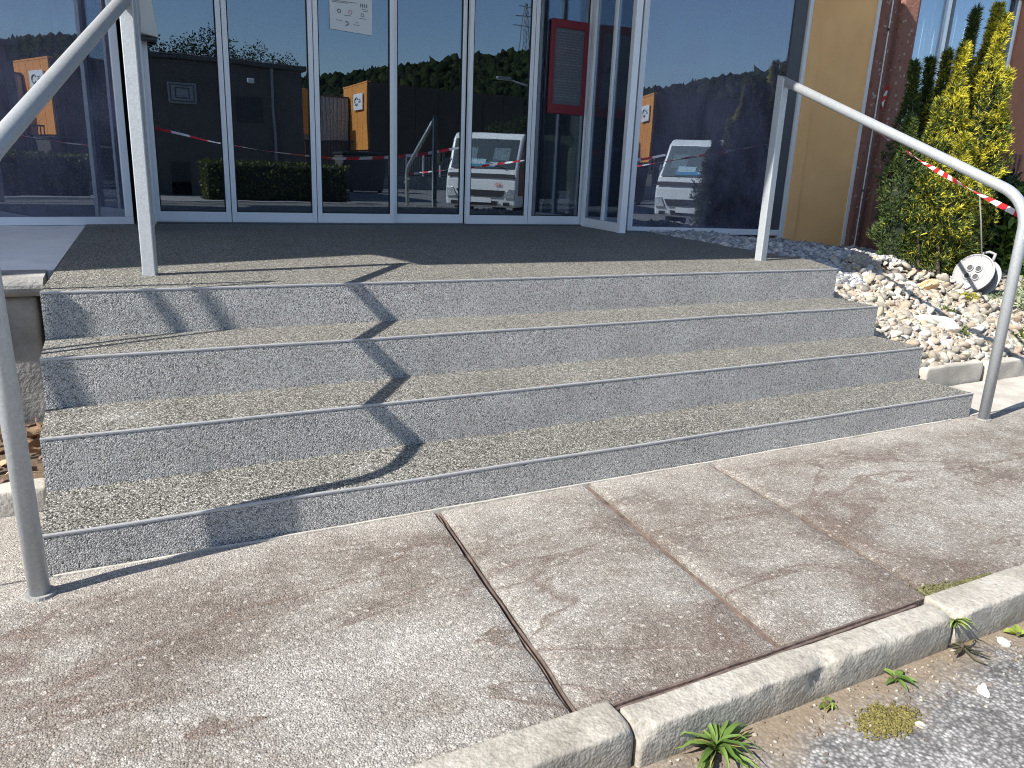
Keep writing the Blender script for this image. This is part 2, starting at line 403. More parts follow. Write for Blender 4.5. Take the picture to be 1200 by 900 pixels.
def rough_box(name, mat, parent, x0, x1, y0, y1, z0, z1, cell, amp, bevel, seed, skew=None, keep_bottom=True, chips=0):
    """a block with worn, uneven surfaces"""
    rng = random.Random(seed)
    bm = bmesh.new(); bmesh.ops.create_cube(bm, size=1)
    for v in bm.verts: v.co = Vector(((x0 + x1) / 2 + v.co.x * (x1 - x0), (y0 + y1) / 2 + v.co.y * (y1 - y0), (z0 + z1) / 2 + v.co.z * (z1 - z0)))
    if bevel: bmesh.ops.bevel(bm, geom=bm.edges[:], offset=bevel, segments=3, affect='EDGES', profile=.6)
    for axis, lo, hi in ((0, x0, x1), (1, y0, y1), (2, z0, z1)):
        n = max(1, int((hi - lo) / cell)); nrm = Vector((0, 0, 0)); nrm[axis] = 1
        for i in range(1, n):
            c = Vector((0, 0, 0)); c[axis] = lo + (hi - lo) * i / n
            bmesh.ops.bisect_plane(bm, geom=bm.verts[:] + bm.edges[:] + bm.faces[:], plane_co=c, plane_no=nrm)
    from mathutils import noise as mn
    cp = [(Vector((rng.uniform(x0, x1), y0, z1)), rng.uniform(.012, .028)) for _ in range(chips)]
    cp += [(Vector((x, y0, z1)), .03) for x in (x0, x1)] if chips else []
    if chips and x0 < 1.6 < x1: cp += [(Vector((1.655, y0 - .005, z1 - .025)), .05), (Vector((1.69, y0 + .01, z1)), .035), (Vector((1.50, y0, z1 - .01)), .03)]
    for v in bm.verts:
        p = v.co * 9 + Vector((seed * 3.1, 0, 0))
        d = mn.noise_vector(p) * amp + mn.noise_vector(v.co * 31) * amp * .5
        for c, r in cp:
            dd = (v.co - c).length
            if dd < r: d += Vector((0, .6, -.7)) * (r - dd) * .55
        v.co += d
        if skew: v.co.x += (v.co.y) * skew
    me = bpy.data.meshes.new(name); bm.to_mesh(me); bm.free(); me.materials.append(M[mat])
    me.polygons.foreach_set('use_smooth', [True] * len(me.polygons))
    o = bpy.data.objects.new(name, me); return link(o, parent)

# ------------------------------------------------------------------ key dimensions
Wd, TD, H1, HR = 4.061, 0.3123, 0.116, 0.17
ZS = [H1 + HR * i for i in range(4)]; ZL = ZS[3]; YD = 4.12; ROAD = -0.09

# ------------------------------------------------------------------ ground, road, pavement
tag(MB().box(-420, 420, -420, 420, -1.2, -.36).build('ground', 'ground_green'), kind='structure')
rd = tag(MB().box(-90, 90, -12, -1.12, -.34, ROAD).build('road', 'road'), kind='structure')
tag(MB().box(6.9, 30, -60, -12.0, -.34, ROAD - .004).build('side_street', 'road'), kind='structure')
pv = tag(MB().box(-9, 12, -1.085, .62, -.35, -.045).build('pavement', 'mortar_dark'), kind='structure')
SK = .095
jx = [1.138, 1.735, 2.325]
bounds = [(-9, jx[0] - .013), (jx[0] + .013, jx[1] - .015), (jx[1] + .015, jx[2] - .014), (jx[2] + .014, 12)]
def slab(x0, x1, y0, y1, zt, mat='pavement', tilt=(0, 0)):
    nx = max(2, int((min(x1, 6) - max(x0, -2)) / .06)); ny = max(2, int((y1 - y0) / .06))
    xs = np.concatenate([[x0], np.linspace(max(x0, -2) + .022, min(x1, 6) - .022, nx), [x1]]); ys = np.linspace(y0, y1, ny)
    from mathutils import noise as mn
    vs = []; fs = []
    for j, y in enumerate(ys):
        for i, x in enumerate(xs):
            e = min(min(abs(x - x0), abs(x - x1)), min(abs(y - y0), abs(y - y1)))
            z = zt + mn.noise(Vector((x * 2.2, y * 2.2, 3))) * .006 + mn.noise(Vector((x * 7, y * 7, 9))) * .003 + tilt[0] * (x - x0) + tilt[1] * y - (.006 if e < .004 else 0)
            vs.append((x + y * SK * (0 if abs(x) > 5 else 1) + (mn.noise(Vector((x * 9, y * 9, 1))) * .004 if 0 < i < len(xs) - 1 else mn.noise(Vector((x * 3, y * 14, 5))) * .007), y, z))
    n = len(xs)
    for j in range(len(ys) - 1):
        for i in range(n - 1): fs.append((j * n + i, j * n + i + 1, (j + 1) * n + i + 1, (j + 1) * n + i))
    # skirts
    ring = [i for i in range(n)] + [j * n + n - 1 for j in range(1, len(ys))] + [(len(ys) - 1) * n + i for i in range(n - 2, -1, -1)] + [j * n for j in range(len(ys) - 2, 0, -1)]
    b = len(vs); vs += [vs[i] for i in ring]; b2 = len(vs); vs += [(vs[i][0], vs[i][1], zt - .06) for i in ring]
    for k in range(len(ring)): k2 = (k + 1) % len(ring); fs.append((b + k2, b + k, b2 + k, b2 + k2))
    return MB().add(vs, fs).build('slab', mat, pv, smooth=True)
for k, (a, b) in enumerate(bounds): slab(a, b, -1.068, -.004, [0, -.003, .002, .0][k])
slab(-9, -.006, .0, .46, .002)
slab(Wd + .012, 12, .0, .42, .004, 'pale_concrete')
# mortar ridges in the joints between the slabs and along the kerb
def ridge(pts, wd, ht, mat='mortar'):
    from mathutils import noise as mn
    vs = []; fs = []; P = [Vector(p) for p in pts]; L = sum((P[i + 1] - P[i]).length for i in range(len(P) - 1)); n = int(L / .02)
    d = (P[-1] - P[0]).normalized(); sd_ = Vector((-d.y, d.x, 0))
    for i in range(n + 1):
        c = P[0] + (P[-1] - P[0]) * i / n
        k = mn.noise(c * 8); k2 = mn.noise(c * 23)
        c = c + sd_ * k * .004
        for a, h in ((-1, -.02), (-.55, ht * (.8 + .5 * k2)), (.1, ht * (1 + .5 * k)), (.7, ht * .6), (1, -.02)): vs.append(c + sd_ * a * wd * (1 + .25 * k2) + Vector((0, 0, h)))
    for i in range(n):
        for q in range(4): fs.append((i * 5 + q, i * 5 + q + 1, (i + 1) * 5 + q + 1, (i + 1) * 5 + q))
    return MB().add(vs, fs).build('joint_mortar', mat, pv)
for x in jx:
    for o, wd in ((-.0065, .003), (.006, .0035)):
        ridge([(x + o - .004 * SK, -.01, -.016), (x + o - 1.07 * SK, -1.07, -.016)], wd, .004)
for o, wd in ((-1.074, .006), (-1.088, .006)):
    ridge([(1.035, o, -.006), (2.13, o + .006, -.006)], wd, .003)
# sand and lime along the foot of the steps
ridge([(.02, -.012, -.004), (3.9, -.010, -.004)], .009, .005, 'pale_concrete')

kb = thing('kerb', 'low worn concrete kerb between the pavement and the road', 'kerb', (1.2, -1.14, 0))
kx = [-6.0, -3.2, -.55, 1.118, 2.165, 3.9, 5.6, 9]
for i in range(len(kx) - 1):
    fine = -.6 < kx[i] < 4
    gap = .003 if i != 3 else .005
    rough_box('kerb_stone', 'kerb', kb, kx[i] + gap, kx[i + 1] - gap, -1.175 + (.01 if i == 2 else (-.006 if i == 4 else 0)), -1.094 if i == 3 else (-1.062 if i == 2 else -1.075), -.3, .006 if i != 4 else .014, .025 if fine else .2, .0024 if fine else .002, .009, i + 2, chips=14 if fine else 0)

# ------------------------------------------------------------------ entrance steps
st = thing('entrance_steps', 'four speckled grey stone-chip steps leading up to the glass doors', 'steps', (2, .5, 0))
LAND = [(0, 3 * TD), (Wd, 3 * TD), (4.30, 1.36), (4.40, 2.3), (4.60, 3.5), (4.42, 4.5), (.12, 4.5), (.1, 3.9), (.015, 1.34)]
from mathutils import noise as mnz
def edge(x, i): return mnz.noise(Vector((x * 1.4, i * 7.7, .3))) * .003 + mnz.noise(Vector((x * 17, i * 3.3, 5))) * .0004, mnz.noise(Vector((x * 2.3, i * 5.1, 9))) * .003
NXS = [Wd * k / 110 for k in range(111)]
for i in range(4):
    mb = MB(); y0 = TD * i; nrm_i = len(NXS)
    if i < 3:
        vs = []; fs = []
        for x in NXS:
            dy, dz = edge(x, i)
            dl = mnz.noise(Vector((x * 1.4, i * 7.7, .3))) * .003
            vs += [(x, y0 + dl, -.1), (x, y0 + dl, ZS[i] - .03), (x, y0 + dy, ZS[i] + dz - .004), (x, y0 + dy + .004, ZS[i] + dz), (x, y0 + TD * .5, ZS[i] + dz * .5), (x, y0 + TD + .008, ZS[i]), (x, y0 + TD + .008, -.1)]
        for k in range(len(NXS) - 1):
            for q in range(6): a = k * 7 + q; fs.append((a, a + 7, a + 8, a + 1))
        fs += [tuple(range(6, -1, -1)), tuple(len(vs) - 7 + q for q in range(7))]
        mb.add(vs, fs)
    else:
        mb.prism([(x, y0 + mnz.noise(Vector((x * 1.4, 23.1, .3))) * .003) for x in NXS] + LAND[2:], -.1, ZL)
    o = mb.build('step', 'chips', st); me = o.data; me.materials.append(M['riser_chips'])
    for p_ in me.polygons:
        if p_.normal.y < -.6: p_.material_index = 1
    vs = []; fs = []
    for x in NXS:
        dy, dz = edge(x, i); y = y0 + dy; z = ZS[i] + (dz if i < 3 else 0)
        vs += [(x, y - .0012, z - .006), (x, y - .0016, z - .001), (x, y - .0005, z + .0015), (x, y + .007, z + .0015), (x, y + .008, z - .008)]
    for k in range(len(NXS) - 1):
        for q in range(4): a = k * 5 + q; fs.append((a, a + 5, a + 6, a + 1))
    MB().add(vs, fs).build('nosing_strip', 'nosing', o)

# ------------------------------------------------------------------ left side: pale slab, retaining wall, planting strip
tr = thing('side_terrace', 'pale concrete terrace slab with rounded grey retaining wall beside the steps', 'terrace', (-1.5, 2.6, 0))
prof = []
for k in range(9):
    a = -math.pi / 2 + math.pi * k / 8; prof.append((1.33 - .035 * math.cos(a), ZL - .045 + .035 * math.sin(a) + .005))
vs = []; fs = []
for x in (-4, -.012):
    vs += [(x, y, z) for y, z in prof] + [(x, 1.6, prof[-1][1]), (x, 1.6, prof[0][1])]
n = len(prof) + 2
for k in range(n): fs.append((k, (k + 1) % n, n + (k + 1) % n, n + k))
fs += [tuple(range(n)), tuple(range(2 * n - 1, n - 1, -1))]
MB().add(vs, fs).build('coping', 'old_concrete', tr)
MB().prism([(-4, 1.6), (.0, 1.6), (.012, 1.62), (.094, 3.9), (.094, 4.4), (-4, 4.4)], .2, ZL - .008).build('terrace_slab', 'white_slab', tr)
rough_box('retaining_wall', 'old_concrete', tr, -4, -.045, 1.355, 1.595, -.3, ZL - .078, .09, .008, .02, 41)
tag(MB().box(-4, -.02, .56, 1.36, -.2, .02).build('planting_soil', 'soil'), kind='structure')
ed = rough_box('edging_stone', 'pale_concrete', None, -3, -.015, .462, .56, -.2, .075, .04, .004, .012, 17)
tag(ed, 'pale concrete edging strip left of the steps beside the leaf litter', 'edging', 'concrete edgings')
# dry leaves on the soil
n = 420; P = np.c_[np.random.uniform(-1.6, -.03, n), np.random.uniform(.57, 1.34, n), np.random.uniform(.02, .06, n)]
D = np.c_[np.random.normal(size=(n, 2)), np.random.normal(size=n) * .35]; D /= np.linalg.norm(D, axis=1)[:, None]
cc = np.array([(.3, .16, .09), (.22, .13, .08), (.4, .28, .18), (.16, .1, .08)])[np.random.randint(4, size=n)]
V, F, K = blades(P, D, np.random.uniform(.03, .07, n), np.random.uniform(.02, .04, n), cc, cc * 1.2)
tag(npmesh('leaf_litter', V, F, K, 'litter'), 'dry brown leaves lying on the soil left of the steps', 'leaf litter', kind='stuff')

# ------------------------------------------------------------------ right side: sloping stone bed
def bz(x, y):
    z = .07 + np.clip((y - .45) * .36, 0, .47) + .13 * np.exp(-np.clip(x - 4.1, 0, 9) / .45) * np.clip((y - .3) / .5, 0, 1)
    z = z - np.clip(x - 5.6, 0, 3) * .07 + .025 * np.sin(x * 5.1 + y * 3) * np.sin(y * 6.3 - x * 2) + np.clip(y - 1.5, 0, .8) * .06 * np.clip(5.8 - x, 0, 1)
    return np.minimum(z, .60)
xs = np.linspace(4.0, 10, 100); ys = np.linspace(.475, 4.2, 64)
X, Y = np.meshgrid(xs, ys); Z = bz(X, Y) - .03
V = np.stack([X, Y, Z], -1).reshape(-1, 3); nx = len(xs)
F = np.array([[j * nx + i, j * nx + i + 1, (j + 1) * nx + i + 1, (j + 1) * nx + i] for j in range(len(ys) - 1) for i in range(nx - 1)])
tag(npmesh('garden_bed', V, F, np.ones((len(V), 3)), 'soil', smooth=True), kind='structure')
def land_right(y): return np.interp(y, [.94, 1.36, 2.3, 3.5, 4.5], [Wd, 4.30, 4.40, 4.60, 4.42])
n = 56000
P = np.c_[np.random.uniform(4.05, 8.6, n), np.random.uniform(.5, 3.4, n)]
stepx = np.where(P[:, 1] < .94, Wd + .02, land_right(P[:, 1]) - .02)
keep = (P[:, 0] > stepx) & (P[:, 1] > .47 + np.clip(P[:, 0] - 5, 0, 9) * .0)
up = (P[:, 1] > np.where(P[:, 0] < 4.9, 1.4, 1.72) + .07 * np.sin(P[:, 0] * 5)) & (P[:, 0] < 7.1)
dens = np.where(up, .9, np.where(P[:, 0] < 5.4, .95, np.where(P[:, 1] < 1.25, .55, .22)))
pat = np.sin(P[:, 0] * 3.3 + 1) * np.sin(P[:, 1] * 4.1) > .45
dens = dens * np.where(pat & ~up & (P[:, 0] > 4.7), .45, 1)
keep &= np.random.rand(n) < dens
keep &= ~((P[:, 0] > 6.0) & (P[:, 1] > 3.29 - .2 * (P[:, 0] - 6.0))); keep &= ~((P[:, 0] > 6.5) & (P[:, 1] < 2.4) & up)
P = P[keep]; up = up[keep]; n = len(P)
size = np.where(up, np.random.uniform(.014, .03, n), np.clip(np.random.lognormal(-4.0, .42, n), .009, .042))
Z = bz(P[:, 0], P[:, 1]) + np.random.uniform(-.02, .022, n) + size * .2
pal = np.array([(.56, .52, .44), (.62, .59, .53), (.46, .41, .33), (.56, .49, .37), (.38, .35, .3), (.66, .64, .59), (.5, .4, .31)])
pal_shaded = np.array([(.4, .41, .42), (.3, .31, .33), (.48, .48, .47), (.24, .25, .27), (.52, .5, .47)])  # upper bed: shade put into the colour of the same stones
cols = np.where(up[:, None], pal_shaded[np.random.randint(5, size=n)], pal[np.random.randint(7, size=n)] * .76) * np.random.uniform(.75, 1.08, (n, 1))
V, F, K = blobs(np.c_[P, Z], size, .62, cols, 2, 16, .3)
tag(npmesh('pebbles', V, F, K, 'stone', smooth=True), 'loose cream pebbles, coloured grey for shade higher up, covering the bed right of the steps', 'pebbles', kind='stuff')
# larger field stone in the bed
def boulder(name, loc, sz, col, label, seed):
    np.random.seed(seed)
    V, F, K = blobs(np.array([loc], float), np.array([sz]), .55, np.array([col], float), 4, 1, .3)
    return tag(npmesh(name, V, F, K, 'stone', smooth=True), label, 'stone', 'large stones in the pebble bed')
boulder('field_stone', (4.92, .80, .245), .12, (.62, .6, .55), 'largest pale rounded stone lying among the pebbles beside the steps', 3)
boulder('field_stone', (5.5, 1.33, .41), .07, (.66, .46, .28), 'orange-tinted stone below the yellow yew', 5)
np.random.seed(11)
for (x0, x1, y, dy, lab) in ((4.33, 4.86, .44, -.02, 'pale concrete edging stone holding back the pebbles beside the second step'), (4.89, 6.2, .40, -.05, 'pale concrete edging stone running right behind the foot of the handrail')):
    o = rough_box('edging_stone', 'pale_concrete', None, x0, x1, y, y + .075, -.15, .115, .03, .005, .012, int(x0 * 10))
    tag(o, lab, 'edging', 'concrete edgings')

# ------------------------------------------------------------------ handrails
def arc(a, b, c, r, n=8):
    """points rounding the corner b between a and c"""
    a, b, c = map(Vector, (a, b, c)); u = (a - b).normalized(); v = (c - b).normalized()
    half = u.angle(v) / 2; t = r / math.tan(half); p, q = b + u * t, b + v * t
    ctr = b + (u + v).normalized() * (r / math.sin(half)); out = []
    p0 = p - ctr; q0 = q - ctr; ang = p0.angle(q0); ax = p0.cross(q0).normalized()
    for i in range(n + 1): out.append(ctr + Matrix.Rotation(ang * i / n, 3, ax) @ p0)
    return out
def handrail(bt, tt, bend, bb, label):
    t = thing('handrail', label, 'handrail', bb, 'handrails of the entrance steps')
    bt, tt, bend, bb = map(Vector, (bt, tt, bend, bb))
    d = (bend - tt).normalized()
    rr = .025
    pts = [tt] + arc(tt, bend, bb, .2, 14) + [bb]
    MB().tube(pts, rr, 20).build('rail', 'galv', t, smooth=True)
    # square upper post, mitred under the rail
    h = .026
    ax = Vector((d.x, d.y, 0)).normalized(); bx = Vector((-ax.y, ax.x, 0))
    vs = []
    for sx, sy in ((-1, -1), (1, -1), (1, 1), (-1, 1)):
        vs.append(bt + ax * h * sx + bx * h * sy)
    top = [tt + ax * h * sx + bx * h * sy + Vector((0, 0, .02 + d.z / max(.2, (d.x ** 2 + d.y ** 2) ** .5) * h * sx)) for sx, sy in ((-1, -1), (1, -1), (1, 1), (-1, 1))]
    MB().add(vs + top, [(0, 3, 2, 1), (4, 5, 6, 7), (0, 1, 5, 4), (1, 2, 6, 5), (2, 3, 7, 6), (3, 0, 4, 7)]).build('post', 'galv', t, bevel=.004)
    cb = MB(); cb.tube([bb + Vector((0, 0, -.03)), bb + Vector((0, 0, .026))], [.05, .036], 18); cb.build('footing', 'old_concrete', t)
    return t
handrail((.376, 1.33, ZL - .01), (.376, 1.33, 1.69), (-.022, -.095, 1.055), (-.005, -.1, -.02), 'galvanised tube handrail at the left end of the steps')
handrail((3.884, 1.385, ZL - .01), (3.884, 1.385, 1.69), (4.045, -.075, 1.075), (4.066, -.07, -.02), 'galvanised tube handrail at the right end of the steps with barrier tape')

# thin rods added out of view at left, casting shadows on the steps
t = thing('shadow_rods', 'thin unseen rods left of the steps, added for their crossing shadows', 'rods', (-.8, .8, 0))
for y0, y1, z1, nm in ((1.06, .775, 2.1, 'pole'), (.31, .77, 2.1, 'leg'), (.35, .742, 1.68, 'brace'), (.80, .785, 1.40, 'upright'), (.40, .485, 1.27, 'upright')):
    MB().tube([(-.8, y0, .02), (-.8, y1, z1)], .0125, 8).build(nm, 'street_steel', t, smooth=True)

# ------------------------------------------------------------------ red and white barrier tape
def tape(pts, label, wd=.03, twist=1.2, step=.11):
    t = thing('barrier_tape', label, 'tape', pts[0], 'red and white barrier tape')
    P = [Vector(p) for p in pts]; acc = [0]
    for i in range(len(P) - 1): acc.append(acc[-1] + (P[i + 1] - P[i]).length)
    def at(s):
        for i in range(len(P) - 1):
            if s <= acc[i + 1]: k = (s - acc[i]) / (acc[i + 1] - acc[i]); return P[i].lerp(P[i + 1], k)
        return P[-1]
    n = int(acc[-1] / step)
    for part in (0, 1):
        for b in range(part, n, 2):
            mb = MB(); m = 4; vs = []
            for j in range(m + 1):
                s = acc[-1] * (b + j / m) / n; c = at(s); d = (at(min(s + .02, acc[-1])) - at(max(s - .02, 0))).normalized()
                a = Vector((0, 0, 1)) * math.cos(s * twist) + d.cross(Vector((0, 0, 1))).normalized() * math.sin(s * twist)
                nn = a.cross(d).normalized() * .0006
                vs += [c + a * wd / 2 + nn, c - a * wd / 2 + nn, c - a * wd / 2 - nn, c + a * wd / 2 - nn]
            fs = []
            for j in range(m):
                for q in range(4): fs.append((j * 4 + q, j * 4 + (q + 1) % 4, j * 4 + 4 + (q + 1) % 4, j * 4 + 4 + q))
            mb.add(vs, fs).build('red_stripe' if part == 0 else 'white_stripe', 'tape_red' if part == 0 else 'tape_white', t)
    return t
def sag(a, b, dz, n=14):
    a = Vector(a); b = Vector(b); return [a.lerp(b, i / n) - Vector((0, 0, dz * 4 * (i / n) * (1 - i / n))) for i in range(n + 1)]
tape(sag((4.045, -.06, 1.0), (6.80, 3.07, 1.66), .03), 'red and white barrier tape tied from the right handrail bend to the rust-coloured pier', .028, 2.4)
tape([(6.90, 3.05, 1.80), (6.885, 3.04, 1.86), (6.905, 3.045, 1.95), (6.925, 3.04, 2.03)], 'short knotted end of red and white tape fluttering on the rust-coloured pier', .035, 9, .045)
t = thing('tape_knot', 'white knot of barrier tape wrapped round the right handrail bend', 'tape', (4.05, -.07, .93))
MB().tube([(4.0605, -.0745, .925), (4.0605, -.0745, .952)], [.0285, .029], 16).build('wrap', 'tape_white', t, smooth=True)
MB().tube([(4.045, -.085, .93), (4.03, -.1, .9), (4.02, -.12, .87)], [.006, .004, .002], 6).build('loose_end', 'tape_white', t)

# ------------------------------------------------------------------ the building with the glass entrance
bd = thing('entrance_building', 'low building with a recessed glass entrance, ochre reveal and rust-coloured pier', 'building', (2.4, 4.2, 0))
XS = [.55, 1.088, 1.745, 2.394, 3.049, 3.672, 4.258]
DT = ZL + 2.42                                                     # top of the doors
for i in range(6):
    x0, x1 = XS[i] + .003, XS[i + 1] - .003; y = YD + (0, .0, .0, .05, .0, .0)[i]
    sw = .036
    mb = MB()
    mb.box(x0, x0 + sw, y - .02, y + .02, ZL + .012, DT).box(x1 - sw, x1, y - .02, y + .02, ZL + .012, DT)
    mb.box(x0 + sw, x1 - sw, y - .018, y + .018, ZL + .012, ZL + .088).box(x0 + sw, x1 - sw, y - .018, y + .018, DT - .08, DT)
    lf = mb.build('door_leaf', 'aluminium', bd, bevel=.003)
    MB().box(x0 + sw - .004, x1 - sw + .004, y - .006, y + .004, ZL + .085, DT - .075).build('glass_pane', 'door_glass', lf)
    MB().box(x0 + sw, x0 + sw + .008, y - .012, y - .0065, ZL + .088, DT - .08).box(x1 - sw - .008, x1 - sw, y - .012, y - .0065, ZL + .088, DT - .08).box(x0 + sw + .008, x1 - sw - .008, y - .012, y - .0065, ZL + .088, ZL + .096).build('glazing_seal', 'rubber', lf)
box('threshold', 'aluminium_dark', bd, .5, 4.3, YD - .06, YD + .09, ZL + .001, ZL + .011)
# glazed returns on both sides of the doors
def ret(xa, ya, xb, yb):
    a = Vector((xa, ya, 0)); b = Vector((xb, yb, 0)); d = (b - a).normalized(); nrm = Vector((-d.y, d.x, 0)); L = (b - a).length
    up = Vector((0, 0, 1))
    def bar(s0, s1, z0, z1, th): return MB().obox(a + d * s0 - nrm * th / 2 + up * z0, d * (s1 - s0), nrm * th, up * (z1 - z0))
    o = bar(-.03, .03, ZL - .01, DT + .1, .06).build('return_post', 'aluminium', bd, bevel=.004)
    bar(L - .05, L, ZL + .001, DT, .05).build('return_post', 'aluminium', bd, bevel=.003)
    bar(.035, L - .052, ZL + .001, ZL + .08, .04).build('return_rail', 'aluminium', bd, bevel=.003)
    bar(L * .42, L * .42 + .04, ZL + .082, DT, .045).build('return_post', 'aluminium', bd, bevel=.003)
    bar(.031, L * .42 - .001, ZL + .075, DT, .008).build('glass_pane', 'door_glass', bd)
    bar(L * .42 + .041, L - .051, ZL + .075, DT, .0081).build('glass_pane', 'door_glass', bd)
ret(.47, 3.33, .53, 4.08); ret(4.19, 3.345, 4.262, 4.08)
# splayed sidelights
def side(q, ang, sgn, L, zb, name, dark):
    d = Vector((math.cos(ang) * sgn, -math.sin(abs(ang)), 0)); nrm = Vector((-d.y, d.x, 0)); q = Vector(q); up = Vector((0, 0, 1))
    if nrm.y < 0: nrm = -nrm
    def bar(s0, s1, z0, z1, t0, t1): return MB().obox(q + d * s0 + nrm * t0 + up * z0, d * (s1 - s0), nrm * (t1 - t0), up * (z1 - z0))
    fr = bar(0, L, zb, zb + .055, -.025, .03).build('sidelight', 'aluminium', bd, bevel=.003)
    bar(0, .05, zb + .056, 3.0, -.024, .03).build('stile', 'aluminium', fr, bevel=.003)
    bar(L - dark, L - .002, zb + .056, 3.0, -.02, .03).build('stile', 'aluminium_dark' if dark > .1 else 'aluminium', fr, bevel=.003)
    bar(0, L, 3.0, 3.06, -.025, .03).build('head', 'aluminium', fr)
    bar(.048, L - dark + .002, zb + .05, 3.0, -.004, .004).build('glass_pane', 'side_glass', fr)
    bar(0, L, 3.06, 3.62, -.02, .2).build('wall', 'yellow_render', bd)
    return q + d * L
side((.40, 4.06, 0), R(-11), -1, 3.6, ZL - .005, 'l', .06)
e = side((4.44, 3.62, 0), R(11.4), 1, 1.6, ZL - .02, 'r', .13)
box('jamb_strip', 'plastic_white', bd, e.x + .003, e.x + .05, e.y - .035, e.y + .03, ZL - .1, 3.6)
box('wall', 'yellow_render', bd, -4, 8, YD + .12, YD + .42, DT + .02, 5.2)
MB().box(.45, 4.35, 3.3, YD + .118, DT + .11, DT + .3).build('lintel', 'aluminium', bd)
MB().prism([(-4.4, .61), (-3.4, .92), (-2.05, 1.345), (-1.9, 1.405), (-1.8, 1.37), (-1.745, 1.22), (-1.70, .90), (1.75, .90), (1.8, 1.49), (5.75, 1.49), (5.75, 6.5), (-4.4, 6.5)], 3.64, 3.86).build('canopy', 'canopy_white', bd)  # out of view; outline shaped to steer shade on landing and yew
# interior
box('interior_floor', 'interior_floor', bd, -4, 8, YD + .1, 8.8, ZL - .3, ZL - .002)
box('interior_wall', 'interior_dark', bd, -4, 8, 8.8, 9, ZL - .3, 3.6)
box('interior_wall', 'interior_dark', bd, -4.1, -4, 3.2, 9, -.2, 3.62)
box('interior_wall', 'interior_dark', bd, 8.0, 8.1, 3.6, 9, -.2, 3.62)
box('interior_ceiling', 'interior_dark', bd, -4, 8, YD + .43, 8.8, 3.3, 3.6)
box('interior_floor', 'interior_floor', bd, -4, .44, 3.3, YD + .09, ZL - .31, ZL - .012)
box('interior_floor', 'interior_floor', bd, 4.62, 6.4, 3.66, YD + .09, ZL - .31, ZL - .06)
box('partition', 'interior_grey', bd, 4.0, 5.0, YD + .24, YD + .32, ZL, 3.3)
box('partition', 'interior_grey', bd, .02, .16, YD + .28, YD + .33, ZL, 3.3)
box('partition', 'interior_grey', bd, -.30, -.16, YD + .28, YD + .33, ZL, 3.3)
box('partition', 'interior_dark', bd, -.9, -.82, YD + .3, 6.4, ZL, 3.3)
# ochre reveal, pier and window wall
pd = Vector((math.cos(R(11.4)), -math.sin(R(11.4)), 0)); pn = Vector((-math.sin(R(11.4)), -math.cos(R(11.4)), 0))
def pw(s_, t_): v = e + pd * s_ + pn * t_; return (v.x, v.y)
def pwp(pts): return [pw(*q) for q in pts]
MB().prism(pwp([(.055, .012), (.055, -.3), (.77, -.3), (.77, .012)]), -.1, 3.63).build('reveal_wall', 'yellow_render', bd)
MB().prism(pwp([(.054, .0135), (.054, .03), (.175, .03), (.18, .0135)]), -.1, 3.62).build('reveal_wall', 'yellow_render', bd)
MB().prism(pwp([(.735, .0135), (.735, .03), (.769, .03), (.769, .0135)]), -.1, 3.62).build('corner_bead', 'plastic_white', bd)
pr = MB().prism(pwp([(.772, -.3), (.772, .03), (.785, .055), (.80, .06), (.90, .06), (.925, .035), (.935, .005), (.975, .005), (.99, .045), (1.01, .06), (1.17, .055), (1.20, .035), (1.23, -.02), (1.23, -.3)][::-1]), -.1, 3.62).build('pier', 'rust', bd, bevel=.006)
cx_, cy_ = pw(.86, .066)
MB().tube([(cx_, cy_, .3), (cx_, cy_, 3.6)], .006, 8).build('cable', 'plastic_white', pr)
for z in (1.05, 2.5): MB().box(cx_ - .01, cx_ + .01, cy_ - .009, cy_ + .006, z, z + .025).build('cable_clip', 'plastic_dark', pr)
wq = Vector((7.215, 3.09, 0)); wd_ = Vector((.98, .2, 0)).normalized(); wn_ = Vector((-.2, .98, 0)).normalized(); UP = Vector((0, 0, 1))
def wb(s0, s1, t0, t1, z0, z1): return MB().obox(wq + wd_ * s0 + wn_ * t0 + UP * z0, wd_ * (s1 - s0), wn_ * (t1 - t0), UP * (z1 - z0))
lw = wb(0, 7, 0, .25, -.2, 1.60).build('wall', 'red_wall', bd)
wb(2.52, 7, .001, .25, 1.602, 3.62).build('wall', 'red_wall', bd)
wb(0, 2.5, .001, .25, 3.2, 3.62).build('wall', 'red_wall', bd)
wf = wb(0.0, 2.515, .03, .09, 1.64, 1.70).build('window', 'aluminium', bd, bevel=.003)
for s0, s1, m in ((0, .05, 'aluminium'), (.70, .78, 'aluminium'), (.79, .86, 'aluminium_dark'), (2.33, 2.40, 'aluminium_dark'), (2.42, 2.515, 'aluminium')):
    wb(s0, s1, .03, .09, 1.701, 3.199).build('frame_bar', m, wf, bevel=.003)
wb(.051, .699, .055, .063, 1.70, 3.198).build('glass_pane', 'window_glass', wf)
wb(.861, 2.329, .055, .063, 1.70, 3.198).build('glass_pane', 'window_glass', wf)
wb(-.0, 2.62, -.07, .1, 1.605, 1.638).build('sill', 'pale_concrete', wf, bevel=.004)
mb = MB(); n = 120; vs = []; fs = []
for i in range(n + 1):
    s = .04 + 2.3 * i / n; dd = .16 + .022 * math.sin(i * .9) + .012 * math.sin(i * 2.3)
    for z in (1.65, 3.25): vs.append(wq + wd_ * s + wn_ * dd + UP * z)
for i in range(n): fs.append((2 * i, 2 * i + 2, 2 * i + 3, 2 * i + 1))
cu_ = mb.add(vs, fs).build('curtain', 'curtain', bd, smooth=True)
sm = cu_.modifiers.new('thickness', 'SOLIDIFY'); sm.thickness = .004
wb(0, 3, .9, 1.0, 1.2, 3.6).build('interior_wall', 'interior_grey', bd)
